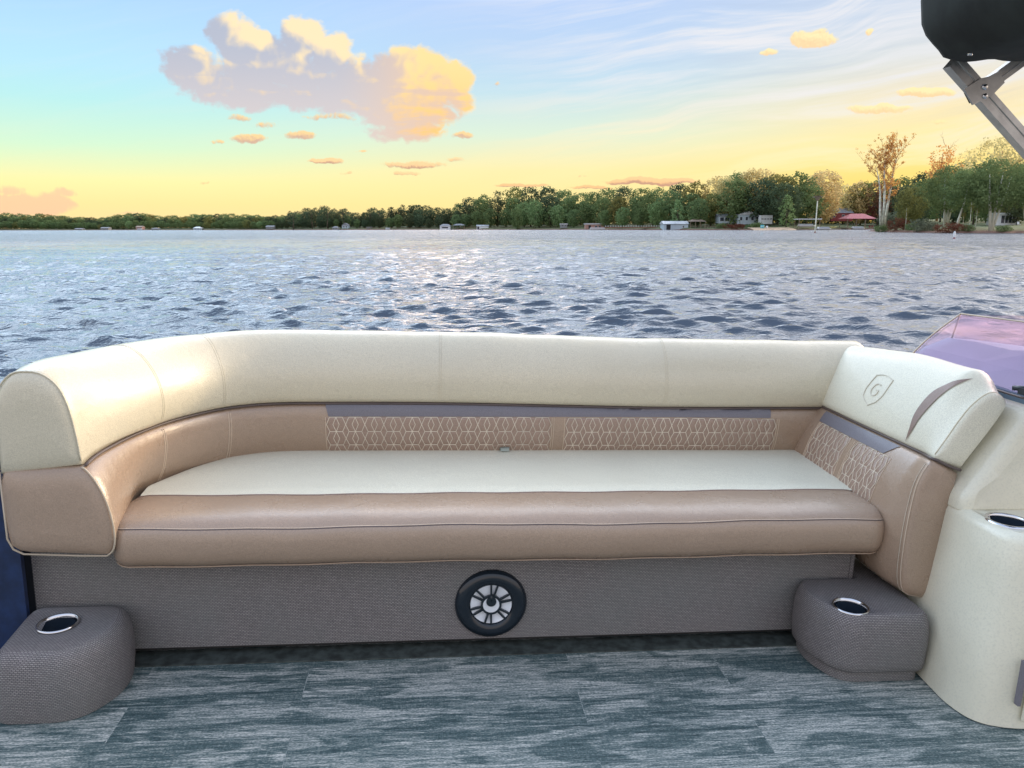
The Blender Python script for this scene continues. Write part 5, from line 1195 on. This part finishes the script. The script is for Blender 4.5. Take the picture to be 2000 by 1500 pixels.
# pontoon and runabout boats
def pontoon(label, px0, px1, d_, z, canopy=True, hullm='white_paint', stripe='boat_blue', canm='white_paint'):
    x0, x1 = at(px0, 443, d_).x, at(px1, 443, d_).x; t = root('moored_boat', ((x0 + x1) / 2, d_, z), label, 'boat'); L = x1 - x0
    for y in (.3, 2.1): mb = MB(); mb.tube([(x0, d_ + y, z + .45), (x0 + .5, d_ + y, z + .3), (x1 - .8, d_ + y, z + .3), (x1, d_ + y, z + .55)], [.12, .32, .32, .1], 8); mb.build('pontoon', MAT['aluminium'], t)
    mb = MB(); mb.box(x0 + .2, x1 - .4, d_, d_ + 2.4, z + .62, z + .75); mb.build('boat_deck', MAT[hullm], t)
    mb = MB(); mb.box(x0 + .5, x1 - .9, d_ + .02, d_ + .08, z + .75, z + 1.35); mb.box(x0 + .5, x1 - .9, d_ + 2.3, d_ + 2.36, z + .75, z + 1.35); pn = mb.build('side_panel', MAT[hullm], t)
    mb = MB(); mb.box(x0 + .5, x1 - .9, d_ - .005, d_ + .015, z + .95, z + 1.12); mb.build('stripe', MAT[stripe], pn)
    if canopy:
        mb = MB(); mb.grid([[(x, d_ + .2, z + 2.55), (x, d_ + 1.2, z + 2.75), (x, d_ + 2.2, z + 2.55)] for x in (x0 + .8, x0 + L * .35, x0 + L * .65)]); mb.grid([[(x, d_ + .2, z + 2.50), (x, d_ + 1.2, z + 2.70), (x, d_ + 2.2, z + 2.50)] for x in (x0 + .8, x0 + L * .35, x0 + L * .65)]); mb.build('canopy', MAT[canm], t)
        for x in (x0 + .9, x0 + L * .62): mb = MB(); mb.tube([(x, d_ + .25, z + 1.3), (x, d_ + .25, z + 2.52)], .04, 5); mb.build('canopy_pole', MAT['aluminium'], t)
pontoon('white pontoon boat moored at the left end of the long red dock', 1152, 1184, 418, .0, False, stripe='red_wood'); pontoon('blue striped pontoon boat raised on the canopied lift', 1560, 1592, 356, 1.3, False)
pontoon('white pontoon boat under the red hip roofed shelter', 1666, 1690, 371, .1, False); pontoon('low white boat alongside the dock right of the lift', 1598, 1624, 350, .0, False)
pontoon('tiny white boat at a dock under the dark middle wood', 752, 762, 572, .1, False); pontoon('tiny white boat in front of the brown roofed house, far left shore', 266, 276, 690, .1, False)
lift = root('boat_lift', (at(1578, 443, 356).x, 357, 0), 'boat lift with a flat white canopy on posts over the striped boat', 'boat lift')
x0, x1 = at(1556, 443, 355).x, at(1603, 443, 355).x; mb = MB(); mb.box(x0, x1, 354, 360, Zp(1578, 428.6, 355) - .0, Zp(1578, 427.2, 355)); mb.build('canopy', MAT['white_paint'], lift)
for x in (x0 + .8, x1 - .8):
    for y in (354.4, 359.6): mb = MB(); mb.box(x - .1, x + .1, y - .1, y + .1, -.6, Zp(1578, 428.6, 355) - .003); mb.build('post', MAT['timber'], lift)
# bird nest platform on a pole
t = root('nest_pole', tuple(at(1591, 454, 208)), 'tall wooden pole with a bird nest platform standing in the water', 'nest pole')
p0, p1 = at(1591.5, 455.5, 208), at(1597, 391, 208); mb = MB(); mb.tube([p0 - Vector((0, 0, .6)), p0, p1], [.17, .17, .13], 10); mb.build('pole', MAT['bark_pale'], t)
mb = MB(); mb.tube([p0 - Vector((0, 0, .5)), p0 + Vector((.02, 0, .45))], .185, 10); mb.build('pole_base', MAT['red_clay'], t)
c_ = at(1597, 384.6, 208); mb = MB(); mb.box(c_.x - 1.05, c_.x + 1.05, 207.1, 208.9, c_.z - .10, c_.z + .05); mb.build('platform', MAT['timber'], t)
mb = MB(); mb.lathe((c_.x, 208, c_.z - .1), [(.0, -.95), (.22, -.9), (.45, -.55), (.75, -.03)], 12, smooth=False); mb.build('bracket', MAT['timber'], t)
r_ = random.Random(3); mb = MB()
for i in range(60): a = r_.random() * 6.28; b2 = a + r_.uniform(1.5, 3.5); mb.tube([(c_.x + .8 * cos(a), 208 + .8 * sin(a), c_.z + .08 + r_.random() * .12), (c_.x + .8 * cos(b2), 208 + .8 * sin(b2), c_.z + .10 + r_.random() * .2)], .025, 4)
mb.build('nest', MAT['bark'], t)
# buoy
q = at(1866, 443, 110); t = root('buoy', (q.x, 110, 0), 'white channel buoy with domed top floating before the headland', 'buoy')
mb = MB(); mb.lathe((q.x, 110, 0), [(.0001, 1.02), (.06, 1.01), (.12, .93), (.15, .80), (.155, .15)], 20); mb.build('float', MAT['white_paint'], t)
mb = MB(); mb.lathe((q.x, 110, 0), [(.158, .17), (.165, .12), (.165, -.1), (.12, -.4), (.0001, -.45)], 20); mb.build('collar', MAT['red_wood'], t)
# yard clutter
def drum(px, d_, r, h, z, mname, label):
    q = at(px, 443, d_); t = root('float_drum', (q.x, d_, z), label, 'drum'); mb = MB(); mb.lathe((q.x, d_, z), [(.0001, 0), (r * .9, 0), (r, h * .1), (r, h * .9), (r * .85, h), (.0001, h)], 14); mb.build('shell', MAT[mname], t); mb = MB(); mb.lathe((q.x, d_, z), [(r + .002, h * .45), (r + .03, h * .5), (r + .002, h * .55)], 14); mb.build('band', MAT['white_paint'], t)
drum(1489, 352, .85, 1.6, .7, 'teal', 'teal round float on the beach, left of the white one'); drum(1498, 352, .45, 1.2, .7, 'white_paint', 'small white drum beside the teal float on the beach')
def kayak(px0, px1, d_, z, mname, label):
    a, c = at(px0, 443, d_).x, at(px1, 443, d_).x; t = root('kayak', ((a + c) / 2, d_, z), label, 'kayak'); rows = []
    for u in np.linspace(0, 1, 14): w_ = .38 * sin(pi * u) ** .6 + .01; rows.append([(a + (c - a) * u, d_ + w_ * cos(p), z + .25 + .25 * (1 - sin(pi * u)) + w_ * .6 * sin(p)) for p in np.linspace(0, 2 * pi, 9)[:-1]])
    mb = MB(); mb.grid(rows, wrap=True); mb.build('hull', MAT[mname], t); mb = MB(); m0 = (a + c) / 2; mb.box(m0 - .4, m0 + .4, d_ - .25, d_ + .25, z + .40, z + .52); mb.build('cockpit', MAT['dark_shade'], t)
kayak(1620, 1636, 356, .9, 'yellow', 'yellow kayak on the bank between the lift and the red roofed shelter')
def chair(px, d_, z, mname, label):
    q = at(px, 443, d_); t = root('lawn_chair', (q.x, d_, z), label, 'chair'); x = q.x
    mb = MB(); mb.box(x - .35, x + .35, d_ - .3, d_ + .3, z + .38, z + .44); mb.build('seat', MAT[mname], t); mb = MB(); mb.box(x - .35, x + .35, d_ + .3, d_ + .36, z + .44, z + 1.1); mb.build('backrest', MAT[mname], t)
    for sx in (-.3, .3):
        for sy in (-.25, .25): mb = MB(); mb.box(x + sx - .04, x + sx + .04, d_ + sy - .04, d_ + sy + .04, z, z + .378); mb.build('leg', MAT[mname], t)
chair(1989, 228, head_z(1989, 46), 'white_paint', 'white lawn chair right of the white pavilion'); chair(1699, 371, .75, 'red_wood', 'red chair on the floor of the red roofed shelter, left of two'); chair(1704, 371, .75, 'red_wood', 'red chair on the floor of the red roofed shelter, right of two')
def car(px0, px1, d_, z, mname, label):
    a, c = at(px0, 443, d_).x, at(px1, 443, d_).x; L = c - a; t = root('parked_car', ((a + c) / 2, d_, z), label, 'car')
    pr = [(0, .35), (0, .85), (.05, .95), (.25, 1.0), (.36, 1.45), (.72, 1.48), (.88, 1.0), (1, .9), (1, .35)]; mb = MB(); mb.grid([[(a + u * L, y, z + h_) for u, h_ in pr] for y in (d_, d_ + 1.8)], smooth=False, wrap=True)
    for y in (d_, d_ + 1.8): mb.add([(a + u * L, y, z + h_) for u, h_ in pr], [tuple(range(len(pr)))])
    bd = mb.build('body', MAT[mname], t); mb = MB(); mb.box(a + .33 * L, a + .75 * L, d_ - .02, d_ - .003, z + 1.02, z + 1.38); mb.build('window', MAT['dark_glass'], t)
    for u in (.2, .8): mb = MB(); mb.tube([(a + u * L, d_ - .05, z + .34), (a + u * L, d_ + .2, z + .34)], .34, 14); mb.build('wheel', MAT['dark_shade'], t)
zc = head_z(1850, 85)
car(1842, 1859, 285, Zp(1850, 427, 285), 'boat_blue', 'blue grey car parked on the lawn behind the twin pale trunks'); car(1783, 1795, 300, Zp(1789, 427, 300), 'dark_shade', 'dark car parked on the lawn behind the small olive tree')
